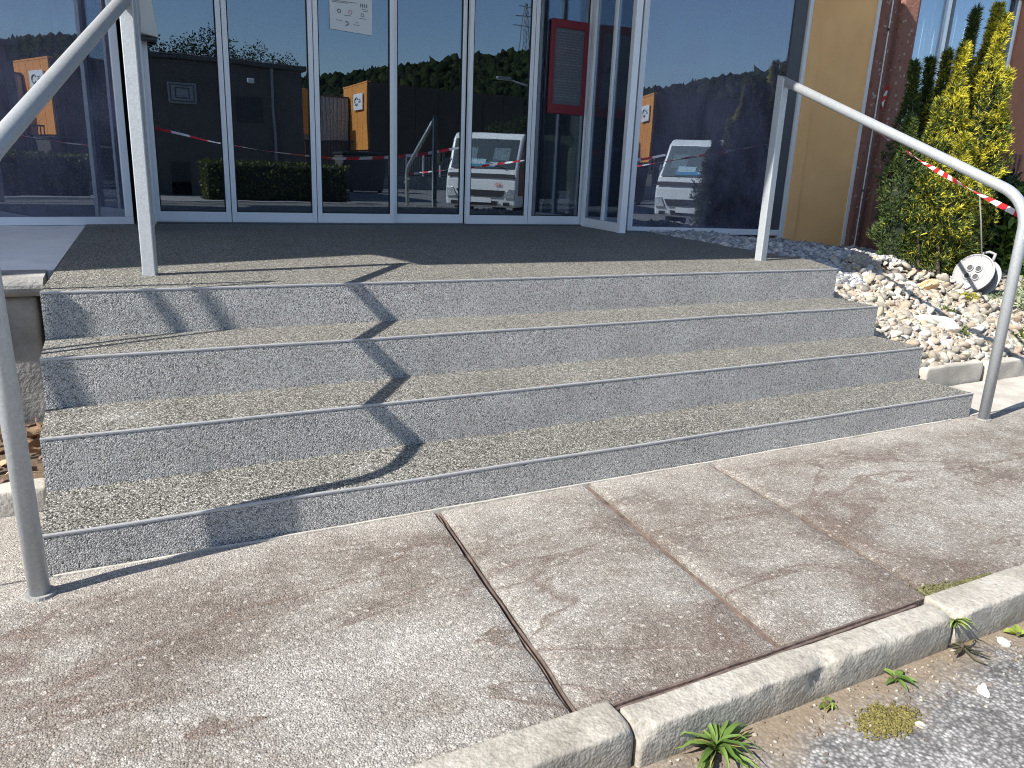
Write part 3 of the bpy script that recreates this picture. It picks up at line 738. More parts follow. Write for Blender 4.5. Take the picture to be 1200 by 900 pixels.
# vertical ribs of the base wall
for s in (2.72, 2.86, 3.0, 3.14, 3.28):
    wb(s, s + .07, -.035, -.001, -.2, 1.56).build('rib', 'rust', lw, bevel=.008)

# ------------------------------------------------------------------ things on and behind the glass
nt = thing('paper_notice', 'white paper notice taped high on the third door pane', 'notice', (2.05, YD - .02, 2.1))
MB().add([(1.878, YD - .012, 2.10), (2.212, YD - .012, 2.085), (2.212, YD - .012, 2.56), (1.878, YD - .012, 2.575), (1.878, YD - .0095, 2.10), (2.212, YD - .0095, 2.085), (2.212, YD - .0095, 2.56), (1.878, YD - .0095, 2.575)],
         [(0, 1, 2, 3), (7, 6, 5, 4), (0, 4, 5, 1), (1, 5, 6, 2), (2, 6, 7, 3), (3, 7, 4, 0)]).build('sheet', 'paper', nt)
yy = YD - .0135
mk = MB()
for x0, x1, z in ((1.90, 2.09, 2.300), (1.90, 2.02, 2.291), (1.91, 2.06, 2.33), (1.91, 2.1, 2.36), (2.13, 2.18, 2.262), (2.14, 2.18, 2.25), (1.93, 1.975, 2.165), (2.06, 2.11, 2.145), (2.08, 2.1, 2.165), (2.11, 2.165, 2.195), (1.99, 2.045, 2.205)):
    mk.box(x0, x1, yy, yy + .001, z, z + .004)
for i, x in enumerate((2.118, 2.133, 2.15, 2.166)): mk.box(x, x + .008, yy, yy + .001, 2.278, 2.303)
mk.build('print', 'ink', nt)['kind'] = 'stuff'
def ring(x, z, r, w_, a0=0, a1=6.283, n=16):
    vs = []; fs = []
    for i in range(n + 1):
        a = a0 + (a1 - a0) * i / n
        for q in (r, r - w_): vs.append((x + q * math.cos(a), yy, z + q * math.sin(a)))
    for i in range(n): fs.append((2 * i, 2 * i + 1, 2 * i + 3, 2 * i + 2))
    return MB().add(vs, fs)
ring(1.952, 2.232, .016, .008).build('icon', 'ink', nt); ring(2.04, 2.232, .016, .006).build('icon', 'ink_pink', nt); ring(2.135, 2.222, .014, .005).build('icon', 'ink', nt)
ring(2.008, 2.150, .018, .009, -2.2, 2.2).build('logo', 'ink', nt)
nb = thing('notice_board', 'red framed notice board hanging on the rightmost door pane', 'notice board', (4.0, YD - .04, 1.66))
yb = YD - .045
MB().box(3.820, 3.860, yb, yb + .03, 1.62, 2.40).box(4.160, 4.200, yb, yb + .03, 1.62, 2.40).box(3.860, 4.160, yb, yb + .03, 1.62, 1.70).box(3.860, 4.160, yb, yb + .03, 2.33, 2.40).build('frame', 'frame_red', nb, bevel=.004)
box('backing', 'board_grey', nb, 3.858, 4.162, yb + .012, yb + .028, 1.698, 2.332)
mk = MB(); rg = random.Random(4)
for k in range(26):
    z = 2.30 - k * .0225; x = 3.880 + rg.random() * .02
    while x < 4.120:
        L = rg.uniform(.02, .06); mk.box(x, min(x + L, 4.140), yb + .010, yb + .0115, z, z + (.012 if k % 6 == 0 else .006)); x += L + .012
mk.build('print', 'ink', nb)['kind'] = 'stuff'
wbx = thing('wall_box', 'white rounded plastic housing fixed high beside the left door post', 'box', (.6, YD - .1, 1.88))
MB().add([(.548, YD - .16, 1.905), (.658, YD - .16, 1.885), (.66, YD - .03, 1.885), (.548, YD - .03, 1.905), (.548, YD - .16, 2.5), (.60, YD - .16, 2.5), (.635, YD - .16, 2.1), (.60, YD - .03, 2.5), (.548, YD - .03, 2.5), (.637, YD - .03, 2.1)],
         [(0, 3, 2, 1), (0, 1, 6, 5, 4), (1, 2, 9, 6), (6, 9, 7, 5), (4, 5, 7, 8), (2, 3, 8, 7, 9), (0, 4, 8, 3)]).build('housing', 'plastic_white', wbx, bevel=.012, seg=3)
box('sensor_window', 'plastic_dark', wbx, .556, .648, YD - .15, YD - .04, 1.868, 1.884)
sw_ = thing('wall_switch', 'small grey switch fixed on the inner frame right of the doors', 'switch', (4.30, YD + .55, 1.9))
MB().box(4.545, 4.605, YD + .17, YD + .225, 2.02, 2.10).build('housing', 'plastic_grey', sw_, bevel=.006)
MB().box(4.56, 4.59, YD + .162, YD + .169, 2.035, 2.085).build('key_slot', 'plastic_dark', sw_)

# ------------------------------------------------------------------ planted pot behind the right-hand glass
pt = thing('planted_pot', 'tall dark pot with upright conifer standing behind the right-hand glass', 'planter', (6.0, 4.25, ZL - .06))
vs = []; prof = [(.30, ZL - .06), (.33, ZL), (.42, 1.22), (.46, 1.24), (.46, 1.33), (.41, 1.33), (.39, 1.25), (0.001, 1.25)]
n = 40
for r_, z in prof: vs += [(6.03 + r_ * math.cos(2 * math.pi * k / n), 4.3 + r_ * math.sin(2 * math.pi * k / n), z) for k in range(n)]
fs = [(i * n + k, i * n + (k + 1) % n, (i + 1) * n + (k + 1) % n, (i + 1) * n + k) for i in range(len(prof) - 1) for k in range(n)]
MB().add(vs, fs).build('pot', 'pot_dark', pt, smooth=True)

# ------------------------------------------------------------------ foliage
def spire(base, top, r, n, yellow, dens=1.0, wid=.006, ln=.042):
    """one upright plume of needle tufts"""
    b = np.array(base); tp = np.array(top); ax = tp - b; Lh = np.linalg.norm(ax)
    h = np.random.rand(n) ** .85; th = np.random.rand(n) * 6.283
    bump = 1 + .28 * np.sin(h * 17 + th * 2) + .2 * np.sin(h * 31 - th * 3 + b[0] * 9)
    prof = np.clip(np.sin(np.clip(h * 1.02 + .12, 0, 1) * math.pi) ** .55, .16, 1) * np.where(h > .75, 1 - (h - .75) * 2.2, 1)
    rad = r * prof * bump * (1 - .45 * np.random.rand(n) ** 2.5)
    P = b + ax * h[:, None] + np.c_[np.cos(th) * rad, np.sin(th) * rad, np.zeros(n)] + np.random.normal(size=(n, 3)) * .008
    od = np.c_[np.cos(th), np.sin(th), np.full(n, .9)]
    m = 7; P = np.repeat(P, m, 0); od = np.repeat(od, m, 0) + np.random.normal(size=(n * m, 3)) * .75; od /= np.linalg.norm(od, axis=1)[:, None]
    hh = np.repeat(h, m); outer = np.repeat(rad / (r * prof * bump), m)
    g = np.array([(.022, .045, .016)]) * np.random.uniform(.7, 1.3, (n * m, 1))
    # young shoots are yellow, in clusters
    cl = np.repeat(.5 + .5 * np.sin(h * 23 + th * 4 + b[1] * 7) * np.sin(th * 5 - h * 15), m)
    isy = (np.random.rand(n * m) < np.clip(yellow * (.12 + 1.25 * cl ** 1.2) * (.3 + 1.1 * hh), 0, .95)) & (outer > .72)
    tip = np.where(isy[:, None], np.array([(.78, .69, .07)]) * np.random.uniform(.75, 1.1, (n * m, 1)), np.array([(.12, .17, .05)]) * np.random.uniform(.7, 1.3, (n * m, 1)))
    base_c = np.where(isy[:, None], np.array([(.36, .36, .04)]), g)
    return blades(P, od, np.random.uniform(.6, 1.25, n * m) * ln, np.random.uniform(.7, 1.3, n * m) * wid, base_c, tip)
def core(base, top, r):
    b = Vector(base); tp = Vector(top); pts = [b.lerp(tp, k / 8) for k in range(9)]
    return MB(), pts, [r * .62 * max(.08, math.sin(min(1, k / 8 * 1.02 + .12) * math.pi) ** .6) for k in range(9)]
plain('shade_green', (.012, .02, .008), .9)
yw = thing('yew_shrub', 'golden upright yew with yellow-tipped plumes beside the rust-coloured pier', 'shrub', (6.15, 1.85, .5))
spires = [((6.02, 1.98, .5), (6.0, 2.11, 2.06), .12, 1500, .04), ((6.12, 2.0, .5), (6.2, 2.12, 2.1), .11, 1300, .05), ((6.08, 1.9, .5), (6.17, 1.96, 2.14), .13, 1600, .35),  # shaded plumes get few yellow tips: shade put into their colour
          ((6.06, 1.8, .5), (6.11, 1.79, 2.16), .15, 2300, 1.0), ((6.4, 2.05, .5), (6.66, 2.12, 2.52), .14, 1900, .05), ((6.3, 1.86, .5), (6.54, 1.86, 2.5), .14, 2300, .9),
          ((6.28, 1.74, .5), (6.42, 1.72, 2.38), .16, 2600, 1.0), ((6.36, 1.68, .48), (6.5, 1.66, 2.0), .14, 2000, .9),
          ((5.78, 1.82, .5), (5.78, 1.90, 1.62), .15, 1500, .03), ((5.88, 1.72, .5), (5.88, 1.72, 1.35), .15, 2000, .45), ((6.0, 1.6, .47), (6.02, 1.6, 1.5), .16, 2400, .8),
          ((6.14, 1.66, .47), (6.18, 1.64, 1.42), .16, 2200, .8), ((6.0, 1.78, .5), (5.95, 1.8, 1.75), .16, 1900, .45)]
for b, tp, r_, n, ye in spires:
    V, F, K = spire(b, tp, r_, n, ye)
    o = npmesh('foliage_plume', V, F, K, 'leaf', yw)
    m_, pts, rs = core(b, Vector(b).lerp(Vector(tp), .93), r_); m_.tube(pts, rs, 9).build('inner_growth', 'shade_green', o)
for k in range(6):
    a = k * 1.05; x, y = 6.0 + .16 * math.cos(a), 1.62 + .12 * math.sin(a)
    MB().tube([(x, y, .38), (x + .02 * math.cos(a), y + .03, .55), (x + .05 * math.cos(a), y + .06, .8)], [.016, .013, .01], 7).build('stem', 'bark', yw, smooth=True)
# conifer in the pot behind the glass
parts = []
for k in range(9):
    a = k * .7; rr = .08 + .03 * (k % 3)
    parts.append(spire((6.03 + rr * math.cos(a), 4.3 + rr * math.sin(a), 1.22), (6.0 + (rr + .16 - .02 * k) * math.cos(a), 4.3 + rr * 1.6 * math.sin(a), 1.75 + .5 * ((k * 37 % 10) / 10)), .09, 380, 0, wid=.01, ln=.05))
V, F, K = merge(parts); npmesh('foliage', V, F, K, 'leaf', pt)

def leafy(name, label, cat, centre, ext, n, ln, wd, c0, c1, stems=0, parent_stuff=False, group=None):
    cx, cy, cz = centre
    P = np.random.normal(size=(n, 3)); P /= np.linalg.norm(P, axis=1)[:, None]; P *= np.random.rand(n, 1) ** .4
    P = P * np.array(ext) + np.array(centre); P[:, 2] = np.maximum(P[:, 2], bz(P[:, 0], P[:, 1]) + .0 if cx > 4.2 else P[:, 2])
    D = np.random.normal(size=(n, 3)) + np.array([-.3, -.5, .4]); D /= np.linalg.norm(D, axis=1)[:, None]
    k = np.random.rand(n, 1); cc = np.array(c0) * (1 - k) + np.array(c1) * k
    V, F, K = blades(P, D, np.random.uniform(.7, 1.3, n) * ln, np.random.uniform(.7, 1.3, n) * wd, cc * .8, cc)
    if parent_stuff: return tag(npmesh(name, V, F, K, 'leaf'), label, cat, kind='stuff')
    t = thing(name, label, cat, (cx, cy, cz - ext[2]), group)
    npmesh('foliage', V, F, K, 'leaf', t)
    for s in range(stems):
        a = s * 2.4; MB().tube([(cx + .05 * math.cos(a), cy + .05 * math.sin(a), cz - ext[2] - .1), (cx + ext[0] * .3 * math.cos(a), cy + ext[1] * .3 * math.sin(a), cz), (cx + ext[0] * .55 * math.cos(a), cy + ext[1] * .5 * math.sin(a), cz + ext[2] * .7)], [.012, .009, .005], 6).build('stem', 'bark', t, smooth=True)
    return t
leafy('broadleaf_shrub', 'dark green broad-leaved shrub right of the yew below the window', 'shrub', (7.3, 2.2, .8), (.75, .5, .5), 4200, .085, .03, (.02, .045, .012), (.06, .11, .03), 5, group='shrubs by the window wall')
leafy('broadleaf_shrub', 'sun-brightened green shrub behind the lower bend of the right handrail', 'shrub', (7.25, 1.72, .78), (.3, .2, .42), 700, .085, .034, (.06, .11, .02), (.2, .3, .05), 4, group='shrubs by the window wall')  # sunlit leaves of the same shrub: light put into the greens
leafy('ground_cover', 'pale silvery ground cover growing round the cable reel', 'ground cover', (6.5, 1.12, .33), (.55, .26, .05), 2600, .026, .016, (.2, .25, .12), (.5, .54, .38), parent_stuff=True)
leafy('ground_cover', 'low green ground cover behind the right handrail post', 'ground cover', (7.2, 1.35, .3), (.6, .4, .1), 1500, .035, .02, (.07, .12, .03), (.24, .3, .1), parent_stuff=True)
leafy('moss_tuft', 'yellow-green moss tuft at the foot of the yew', 'moss', (5.72, 1.17, .36), (.12, .07, .03), 500, .02, .012, (.2, .22, .03), (.42, .4, .06), parent_stuff=True)
for (x, y, k) in ((5.0, .72, .05), (5.55, .62, .06), (5.3, 1.02, .05), (5.75, .5, .07)):
    leafy('weed', {5.0: 'small weed below the largest pale stone', 5.55: 'small green weed among pebbles left of the handrail post', 5.3: 'tiny weed in the middle of the pebble bed', 5.75: 'small grassy weed beside the edging behind the handrail foot'}[x], 'weed', (x, y, float(bz(x, y)) + .03), (k * 1.3, k, .03), 60, .045, .012, (.08, .12, .03), (.25, .3, .1), group='weeds in the pebble bed')

def rosette(name, label, loc, n, ln, wd, c0, c1, lift=.5, group='weeds along the kerb', sd=1):
    np.random.seed(sd)
    t = thing(name, label, 'weed', loc, group)
    V = []; F = []; K = []; b = 0
    for i in range(n):
        a = i * 2.4 + np.random.rand() * 1.6; L = ln * np.random.uniform(.35, 1.15); e = lift * np.random.uniform(.1, 1.7); w0 = wd * np.random.uniform(.7, 1.2)
        d = np.array([math.cos(a), math.sin(a)]); s_ = np.array([-d[1], d[0]]); m = 6
        k = np.random.rand(); c = np.array(c0) * (1 - k) + np.array(c1) * k
        if np.random.rand() < .12: c = np.array((.3, .24, .1))
        for j in range(m + 1):
            u = j / m; r_ = L * u * math.cos(e * (1 - u * .6)); z = L * (math.sin(e) * u - .75 * math.sin(e) * u * u * np.random.uniform(.8, 1.1)) + .004
            ww = w0 * (.35 + 1.3 * math.sin(min(1, u * 1.05) * math.pi * .85 + .25)) * (1 - u ** 4) * .5 + .0006
            for q, dz in ((-1, .004), (0, -.001), (1, .004)):
                V.append((loc[0] + d[0] * r_ + s_[0] * ww * q, loc[1] + d[1] * r_ + s_[1] * ww * q, loc[2] + z + dz * (ww / .006))); K.append(c * (.75 + .4 * u))
        for j in range(m):
            for q in range(2): o = b + j * 3 + q; F.append((o, o + 1, o + 4, o + 3))
        b += (m + 1) * 3
    npmesh('leaves', np.array(V), np.array(F), np.array(K), 'leaf', t)
    MB().tube([(loc[0], loc[1], loc[2] - .03), (loc[0], loc[1], loc[2] + .012)], [.008, .004], 6).build('root', 'bark', t)
GR0, GR1 = (.07, .13, .025), (.2, .3, .07)
rosette('weed', 'large leafy green weed growing against the cracked kerb stone', (1.305, -1.205, ROAD), 50, .11, .0075, GR0, GR1, .95, sd=5)
rosette('weed', 'trailing weed growing out of the joint between the right kerb stones', (2.168, -1.165, -.02), 24, .08, .007, (.12, .18, .04), (.3, .36, .12), .7, sd=9)
rosette('weed', 'small leafy weed at the kerb foot above the moss patch', (1.90, -1.205, ROAD), 13, .05, .009, GR0, GR1, .5, sd=12)
rosette('weed', 'tiny yellowish weed near the white pebble at the right kerb', (2.40, -1.22, ROAD), 9, .045, .013, (.2, .28, .05), (.4, .45, .1), .6, sd=14)
rosette('weed', 'tiny weed between the large leafy weed and the moss patch', (1.66, -1.20, ROAD), 8, .035, .01, GR0, (.3, .34, .1), .5, sd=15)
rosette('weed', 'dark dangling dead weed below the right kerb joint', (2.165, -1.205, -.07), 9, .075, .006, (.05, .05, .03), (.12, .11, .07), -.5, sd=19)
np.random.seed(21)
n = 900; a = np.random.rand(n) * 6.28; rr = np.random.rand(n) ** .6
P = np.c_[1.745 + .085 * rr * np.cos(a) + .01 * np.random.normal(size=n), -1.30 + .045 * rr * np.sin(a) + .008 * np.random.normal(size=n), np.full(n, ROAD + .002)]
V, F, K = blobs(P, np.random.uniform(.002, .005, n), .6, np.array([(.15, .13, .04)]) * np.random.uniform(.6, 1.4, (n, 1)), 1, 6, .3)
tag(npmesh('moss_patch', V, F, K, 'stone', smooth=True), 'yellow-green moss patch on the asphalt in front of the kerb', 'moss', kind='stuff')
# moss on the slab edge behind the right kerb stone
n = 700; u = np.random.rand(n)
P = np.c_[2.2 + .3 * u ** 1.5, -1.062 + .02 * np.random.normal(size=n) * (1 - u), np.full(n, .001)]
V, F, K = blobs(P, np.random.uniform(.002, .006, n), .7, np.array([(.12, .115, .05)]) * np.random.uniform(.5, 1.4, (n, 1)), 1, 6, .3)
tag(npmesh('moss_fringe', V, F, K, 'stone', smooth=True), 'thin moss fringe between the slab and the right kerb stone', 'moss', kind='stuff')
# grit and bits of gravel in the gutter
n = 900; P = np.c_[np.random.uniform(.2, 4.2, n), -1.18 - np.abs(np.random.normal(size=n)) * .1, np.full(n, ROAD + .001)]
cols = np.array([(.3, .26, .21), (.2, .155, .11), (.36, .33, .28), (.14, .105, .08)])[np.random.randint(4, size=n)]
V, F, K = blobs(P, np.random.uniform(.002, .0055, n), .7, cols, 1, 8, .3)
tag(npmesh('gutter_grit', V, F, K, 'stone', smooth=True), 'brown grit and tiny stones lying in the gutter along the kerb', 'grit', kind='stuff')
for i, (x, y, s_, lab) in enumerate(((2.32, -1.225, .016, 'single white pebble at the kerb below the right kerb joint'), (1.80, -1.345, .014, 'pale stone on the asphalt beside the moss patch'), (2.06, -1.33, .015, 'cream pebble on the asphalt near the bottom right corner'))):
    V, F, K = blobs(np.array([(x, y, ROAD + .006)]), np.array([s_]), .6, np.array([(.7, .66, .6)]), 3, 1, .3)
    tag(npmesh('pebble', V, F, K, 'stone', smooth=True), lab, 'pebble', 'pebbles on the asphalt')

# ------------------------------------------------------------------ cable reel
cr_ = thing('cable_reel', 'grey plastic cable reel lying in the plants behind the handrail', 'cable reel', (6.08, 1.33, .36))
ax = Vector((-.86, -.05, .34)).normalized(); ux = ax.cross(Vector((0, 0, 1))).normalized(); vx = ux.cross(ax).normalized(); ctr = Vector((6.08, 1.33, .485))
Lm = Matrix(((ux.x, vx.x, ax.x, ctr.x), (ux.y, vx.y, ax.y, ctr.y), (ux.z, vx.z, ax.z, ctr.z), (0, 0, 0, 1)))
def lathe(prof, n=40):
    vs = []
    for r_, z in prof: vs += [(r_ * math.cos(2 * math.pi * k / n), r_ * math.sin(2 * math.pi * k / n), z) for k in range(n)]
    fs = [(i * n + k, i * n + (k + 1) % n, (i + 1) * n + (k + 1) % n, (i + 1) * n + k) for i in range(len(prof) - 1) for k in range(n)]
    return MB().add(vs, fs)
f1 = lathe([(.001, .062), (.075, .062), (.08, .058), (.135, .058), (.142, .064), (.15, .062), (.15, .052), (.14, .05), (.001, .05)]).xf(Lm).build('front_flange', 'plastic_grey', cr_, smooth=False)
lathe([(.001, -.05), (.14, -.05), (.15, -.052), (.15, -.062), (.142, -.064), (.001, -.06)]).xf(Lm).build('rear_flange', 'plastic_grey', cr_)
lathe([(.07, .05), (.07, -.05)]).xf(Lm).build('drum', 'plastic_dark', cr_)
mb = MB()
for k in range(7):
    z = -.042 + k * .014; mb.tube([(math.cos(a) * (.118 + .006 * math.sin(k * 2)), math.sin(a) * .118, z) for a in np.linspace(0, 6.283, 33)], .0075, 8, cap=False)
mb.xf(Lm).build('wound_cable', 'cable_grey', cr_, smooth=True)
for sx, sy in ((-1, -1), (1, -1), (1, 1), (-1, 1)):
    sk = lathe([(.001, .06), (.02, .06), (.02, .072), (.026, .072), (.026, .0625)], 20).xf(Lm @ Matrix.Translation((sx * .032, sy * .032, .001))).build('socket', 'plastic_grey', f1)
    lathe([(.001, .0655), (.0195, .0655)], 16).xf(Lm @ Matrix.Translation((sx * .032, sy * .032, 0))).build('socket_hole', 'plastic_dark', f1)
MB().tube([(-.02, -.1, .075), (.0, -.125, .08), (.02, -.14, .09)], [.016, .018, .012], 12).xf(Lm).build('plug', 'plastic_white', cr_, smooth=True)
MB().tube([(-.05, .12, -.04), (-.05, .19, -.04), (.0, .205, -.045), (.05, .19, -.05), (.05, .12, -.05)], .011, 10).xf(Lm).build('handle', 'plastic_grey', cr_, smooth=True)
MB().tube([ctr + Vector((0, -.02, .1)), ctr + Vector((.0, .05, .4)), ctr + Vector((-.01, .12, .68))], .006, 6).build('loose_cable', 'cable_grey', cr_, smooth=True)

# ================================================================== across the road (seen in the glass)
np.random.seed(33)
tag(MB().box(-60, 6.7, -15.9, -12.0, -.34, -.02).build('far_pavement', 'far_pave'), kind='structure')
tag(MB().box(-60, 6.7, -12.0, -11.86, -.34, .0).build('far_kerb', 'pale_concrete'), kind='structure')
# dark rendered house on the left
hb = thing('rendered_house', 'plain taupe building with flat roof across the road, left in the door reflection', 'building', (0, -18, 0))
box('wall', 'taupe_wall', hb, -14, 6.2, -24, -16, -.3, 3.9, .02)
box('roof', 'dark_clad', hb, -14.15, 6.32, -24.1, -15.85, 3.9, 4.05, .02)
dr_ = box('door', 'truck_dark', hb, 2.1, 2.66, -16.03, -15.98, -.02, .96); box('frame', 'dark_clad', dr_, 2.04, 2.72, -16.02, -15.99, -.02, 1.02)
box('plinth', 'dark_clad', hb, -14, 6.24, -16.05, -15.98, -.3, .35)
wv = box('window', 'interior_dark', hb, -.6, 1.0, -16.04, -15.97, .9, 2.2); box('frame', 'aluminium_dark', wv, -.66, 1.06, -16.02, -15.985, .84, 2.26)
box('downpipe', 'street_steel', hb, 5.2, 5.28, -15.99, -15.9, 0, 3.9)
box('window', 'interior_dark', hb, 4.1, 4.9, -16.04, -15.97, 2.2, 3.0)
pq = thing('wall_plaque', 'square grey relief plaque mounted on the taupe building', 'plaque', (2.56, -15.96, 2.65))
box('board', 'interior_grey', pq, 2.16, 2.98, -15.99, -15.94, 2.66, 3.26, .01)
mb = MB()
for a, b, c, d_ in ((2.22, 2.92, 2.71, 2.74), (2.22, 2.92, 3.18, 3.21), (2.22, 2.25, 2.74, 3.18), (2.89, 2.92, 2.74, 3.18), (2.36, 2.78, 2.80, 2.83), (2.36, 2.78, 3.09, 3.12), (2.36, 2.39, 2.83, 3.09), (2.75, 2.78, 2.83, 3.09)): mb.box(a, b, -15.941, -15.93, c, d_)
mb.build('relief', 'taupe_wall', pq)
fl = thing('floodlight', 'small white floodlight under the roof edge of the taupe building', 'lamp', (4.5, -15.8, 3.4))
MB().box(4.4, 4.62, -15.85, -15.72, 3.38, 3.52).build('housing', 'plastic_white', fl, bevel=.02); MB().tube([(4.5, -15.98, 3.45), (4.5, -15.85, 3.45)], .02, 8).build('bracket', 'street_steel', fl)

def leaf_cloud(n, centre, ext, ln, c0, c1, box_=False):
    P = np.random.rand(n, 3) * 2 - 1
    if not box_:
        P = np.random.normal(size=(n, 3)); P /= np.linalg.norm(P, axis=1)[:, None]; P *= (np.random.rand(n, 1) ** .33) * (1 + .2 * np.sin(P[:, :1] * 6) * np.sin(P[:, 1:2] * 5 + P[:, 2:] * 7))
    P = P * np.array(ext) + np.array(centre); D = np.random.normal(size=(n, 3)); D /= np.linalg.norm(D, axis=1)[:, None]
    k = np.random.rand(n, 1); cc = np.array(c0) * (1 - k) + np.array(c1) * k
    return blades(P, D, np.random.uniform(.7, 1.3, n) * ln, np.random.uniform(.7, 1.3, n) * ln * .6, cc, cc)
hd = thing('clipped_hedge', 'clipped box-shaped green hedge across the road in front of the taupe building', 'hedge', (4.6, -13.3, 0))
V, F, K = leaf_cloud(9000, (4.75, -13.4, .5), (2.05, .55, .56), .09, (.045, .065, .015), (.15, .165, .035), True); npmesh('foliage', V, F, K, 'leaf', hd)
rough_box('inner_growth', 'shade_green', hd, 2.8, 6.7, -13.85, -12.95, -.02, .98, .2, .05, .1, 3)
for k in range(6): MB().tube([(3.0 + k * .68, -13.4, -.05), (3.0 + k * .68, -13.38, .3)], .03, 6).build('stem', 'bark', hd)
def tree(name, label, x, y, z0, h, r, n, c0, c1, group):
    t = thing(name, label, 'tree', (x, y, z0), group)
    MB().tube([(x, y, z0 - .2), (x + .1, y, z0 + h * .4), (x + .05, y, z0 + h * .8)], [.16, .12, .05], 8).build('trunk', 'bark', t, smooth=True)
    for k in range(4):
        a = k * 1.7; MB().tube([(x + .08, y, z0 + h * (.35 + .08 * k)), (x + r * .7 * math.cos(a), y + r * .7 * math.sin(a), z0 + h * (.55 + .08 * k))], [.05, .02], 6).build('limb', 'bark', t)
    parts = []
    for k in range(9):
        a = k * 2.4; q = r * .55 * (k % 3) / 2
        parts.append(leaf_cloud(n // 9, (x + q * math.cos(a), y + q * math.sin(a), z0 + h * (.45 + .5 * k / 9)), (r * .55, r * .55, h * .17), .1, c0, c1))
    V, F, K = merge(parts); npmesh('crown', V, F, K, 'leaf', t)
for i, (x, y, h, lab) in enumerate(((1.5, -28, 5.9, 'leftmost tree showing above the taupe roof'), (4.0, -27, 6.3, 'middle tree showing above the taupe roof'), (6.0, -29, 6.1, 'tree above the taupe roof nearest its right corner'), (7.7, -31, 6.0, 'round tree just right of the taupe building'))):
    tree('broadleaf_tree', lab, x, y, -.2, h, 1.7, 9000, (.01, .02, .007), (.03, .05, .016), 'trees behind the taupe building')
tree('broadleaf_tree', 'dark tree standing in front of the shaded wall behind the truck', 20.5, -30, -.2, 4.2, 1.6, 2200, (.02, .035, .012), (.06, .09, .03), 'trees in the side street')
tree('broadleaf_tree', 'green tree close behind the parked truck', 14.5, -9.8, -.2, 3.6, 1.5, 2600, (.03, .05, .015), (.09, .14, .04), 'trees in the side street')

# orange and grey industrial building
ob = thing('orange_building', 'tall orange clad block with one side coloured dark for shade and white sign panel', 'building', (18, -43, 0))
box('wall', 'shaded_clad', ob, 15.72, 27, -45.7, -40, 1.9, 6.1)
box('plinth', 'dark_clad', ob, 16.0, 26.8, -45.5, -40.2, -.3, 1.9)
for k in range(5): box('cladding_panel', 'orange_clad', ob, 15.64, 15.715, -45.7 + k * 1.14 + .02, -45.7 + (k + 1) * 1.14 - .02, 2.0, 6.12, .01)
box('roof_edge', 'orange_clad', ob, 15.62, 15.9, -45.75, -39.98, 6.13, 6.22)
for k in range(7): box('cladding_panel', 'shaded_clad', ob, 15.76 + k * 1.6, 15.76 + k * 1.6 + 1.56, -39.99, -39.93, 2.0, 6.05, .01)
sg = thing('sign_panel', 'white square sign panel with dark emblem on the orange block', 'sign', (15.6, -41, 4.6))
box('board', 'plastic_white', sg, 15.5, 15.58, -42.7, -40.6, 4.55, 5.55, .02)
mb = MB(); mb.tube([(15.49, -41.9 + .35 * math.cos(a), 5.08 + .22 * math.sin(a)) for a in np.linspace(.6, 5.6, 16)], .05, 6).box(15.485, 15.495, -41.4, -40.95, 5.0, 5.1).box(15.485, 15.495, -41.4, -41.05, 5.15, 5.22); mb.build('emblem', 'ink', sg)
gb = thing('grey_hall', 'grey corrugated hall with orange fins left of the orange block', 'building', (12, -46, 0))
box('wall', 'grey_clad', gb, 9.0, 15.5, -56, -44, -.3, 5.4)
for k in range(26): box('corrugation', 'grey_clad', gb, 9.02 + k * .25, 9.14 + k * .25, -44.0, -43.94, 2.6, 5.38)
box('roof', 'dark_clad', gb, 8.9, 15.55, -56.1, -43.9, 5.4, 5.5)
for x0, x1, z0, z1 in ((9.4, 10.25, 2.7, 5.05), (12.0, 12.9, 2.9, 5.75), (11.3, 12.35, -.3, 4.35)): box('fin', 'orange_clad', gb, x0, x1, -43.9, -43.2, z0, z1, .02)
box('door', 'interior_grey', gb, 11.6, 12.0, -43.21, -43.16, -.1, 2.6)
box('plinth', 'dark_clad', gb, 9, 15.5, -44.05, -43.92, -.3, 2.5)
# railing in front of the hall
fr_ = thing('dark_railing', 'dark steel railing of upright bars in front of the grey hall', 'railing', (11, -33, 0))
box('rail', 'truck_dark', fr_, 7.3, 12.7, -33.05, -32.98, 2.2, 2.28); box('rail', 'truck_dark', fr_, 7.3, 12.7, -33.05, -32.98, .25, .32)
bar0 = None
for k in range(36):
    if bar0 is None: bar0 = box('bar', 'truck_dark', fr_, -.02, .02, -.02, .02, .3, 2.25); o = bar0
    else: o = bar0.copy(); C.objects.link(o)
    o.location = (7.35 + k * .152, -33.015, 0)
box('base_wall', 'old_concrete', fr_, 7.2, 12.8, -33.12, -32.9, -.3, .24)
# white fence on a low wall
wf_ = thing('white_fence', 'white post and mesh fence on a low wall behind the truck', 'fence', (16, -30, 0))
box('base_wall', 'old_concrete', wf_, 12.6, 24, -30.1, -29.9, -.3, .62)
for k in range(12): box('post', 'plastic_white', wf_, 12.75 + k * .98, 12.82 + k * .98, -30.035, -29.965, .62, 1.72)
mb = MB()
for k in range(110): mb.box(12.7 + k * .1, 12.712 + k * .1, -30.006, -29.994, .66, 1.62)
mb.box(12.7, 24, -30.008, -29.992, 1.6, 1.63).box(12.7, 24, -30.008, -29.992, .7, .73); mb.build('wire_mesh', 'street_steel', wf_)
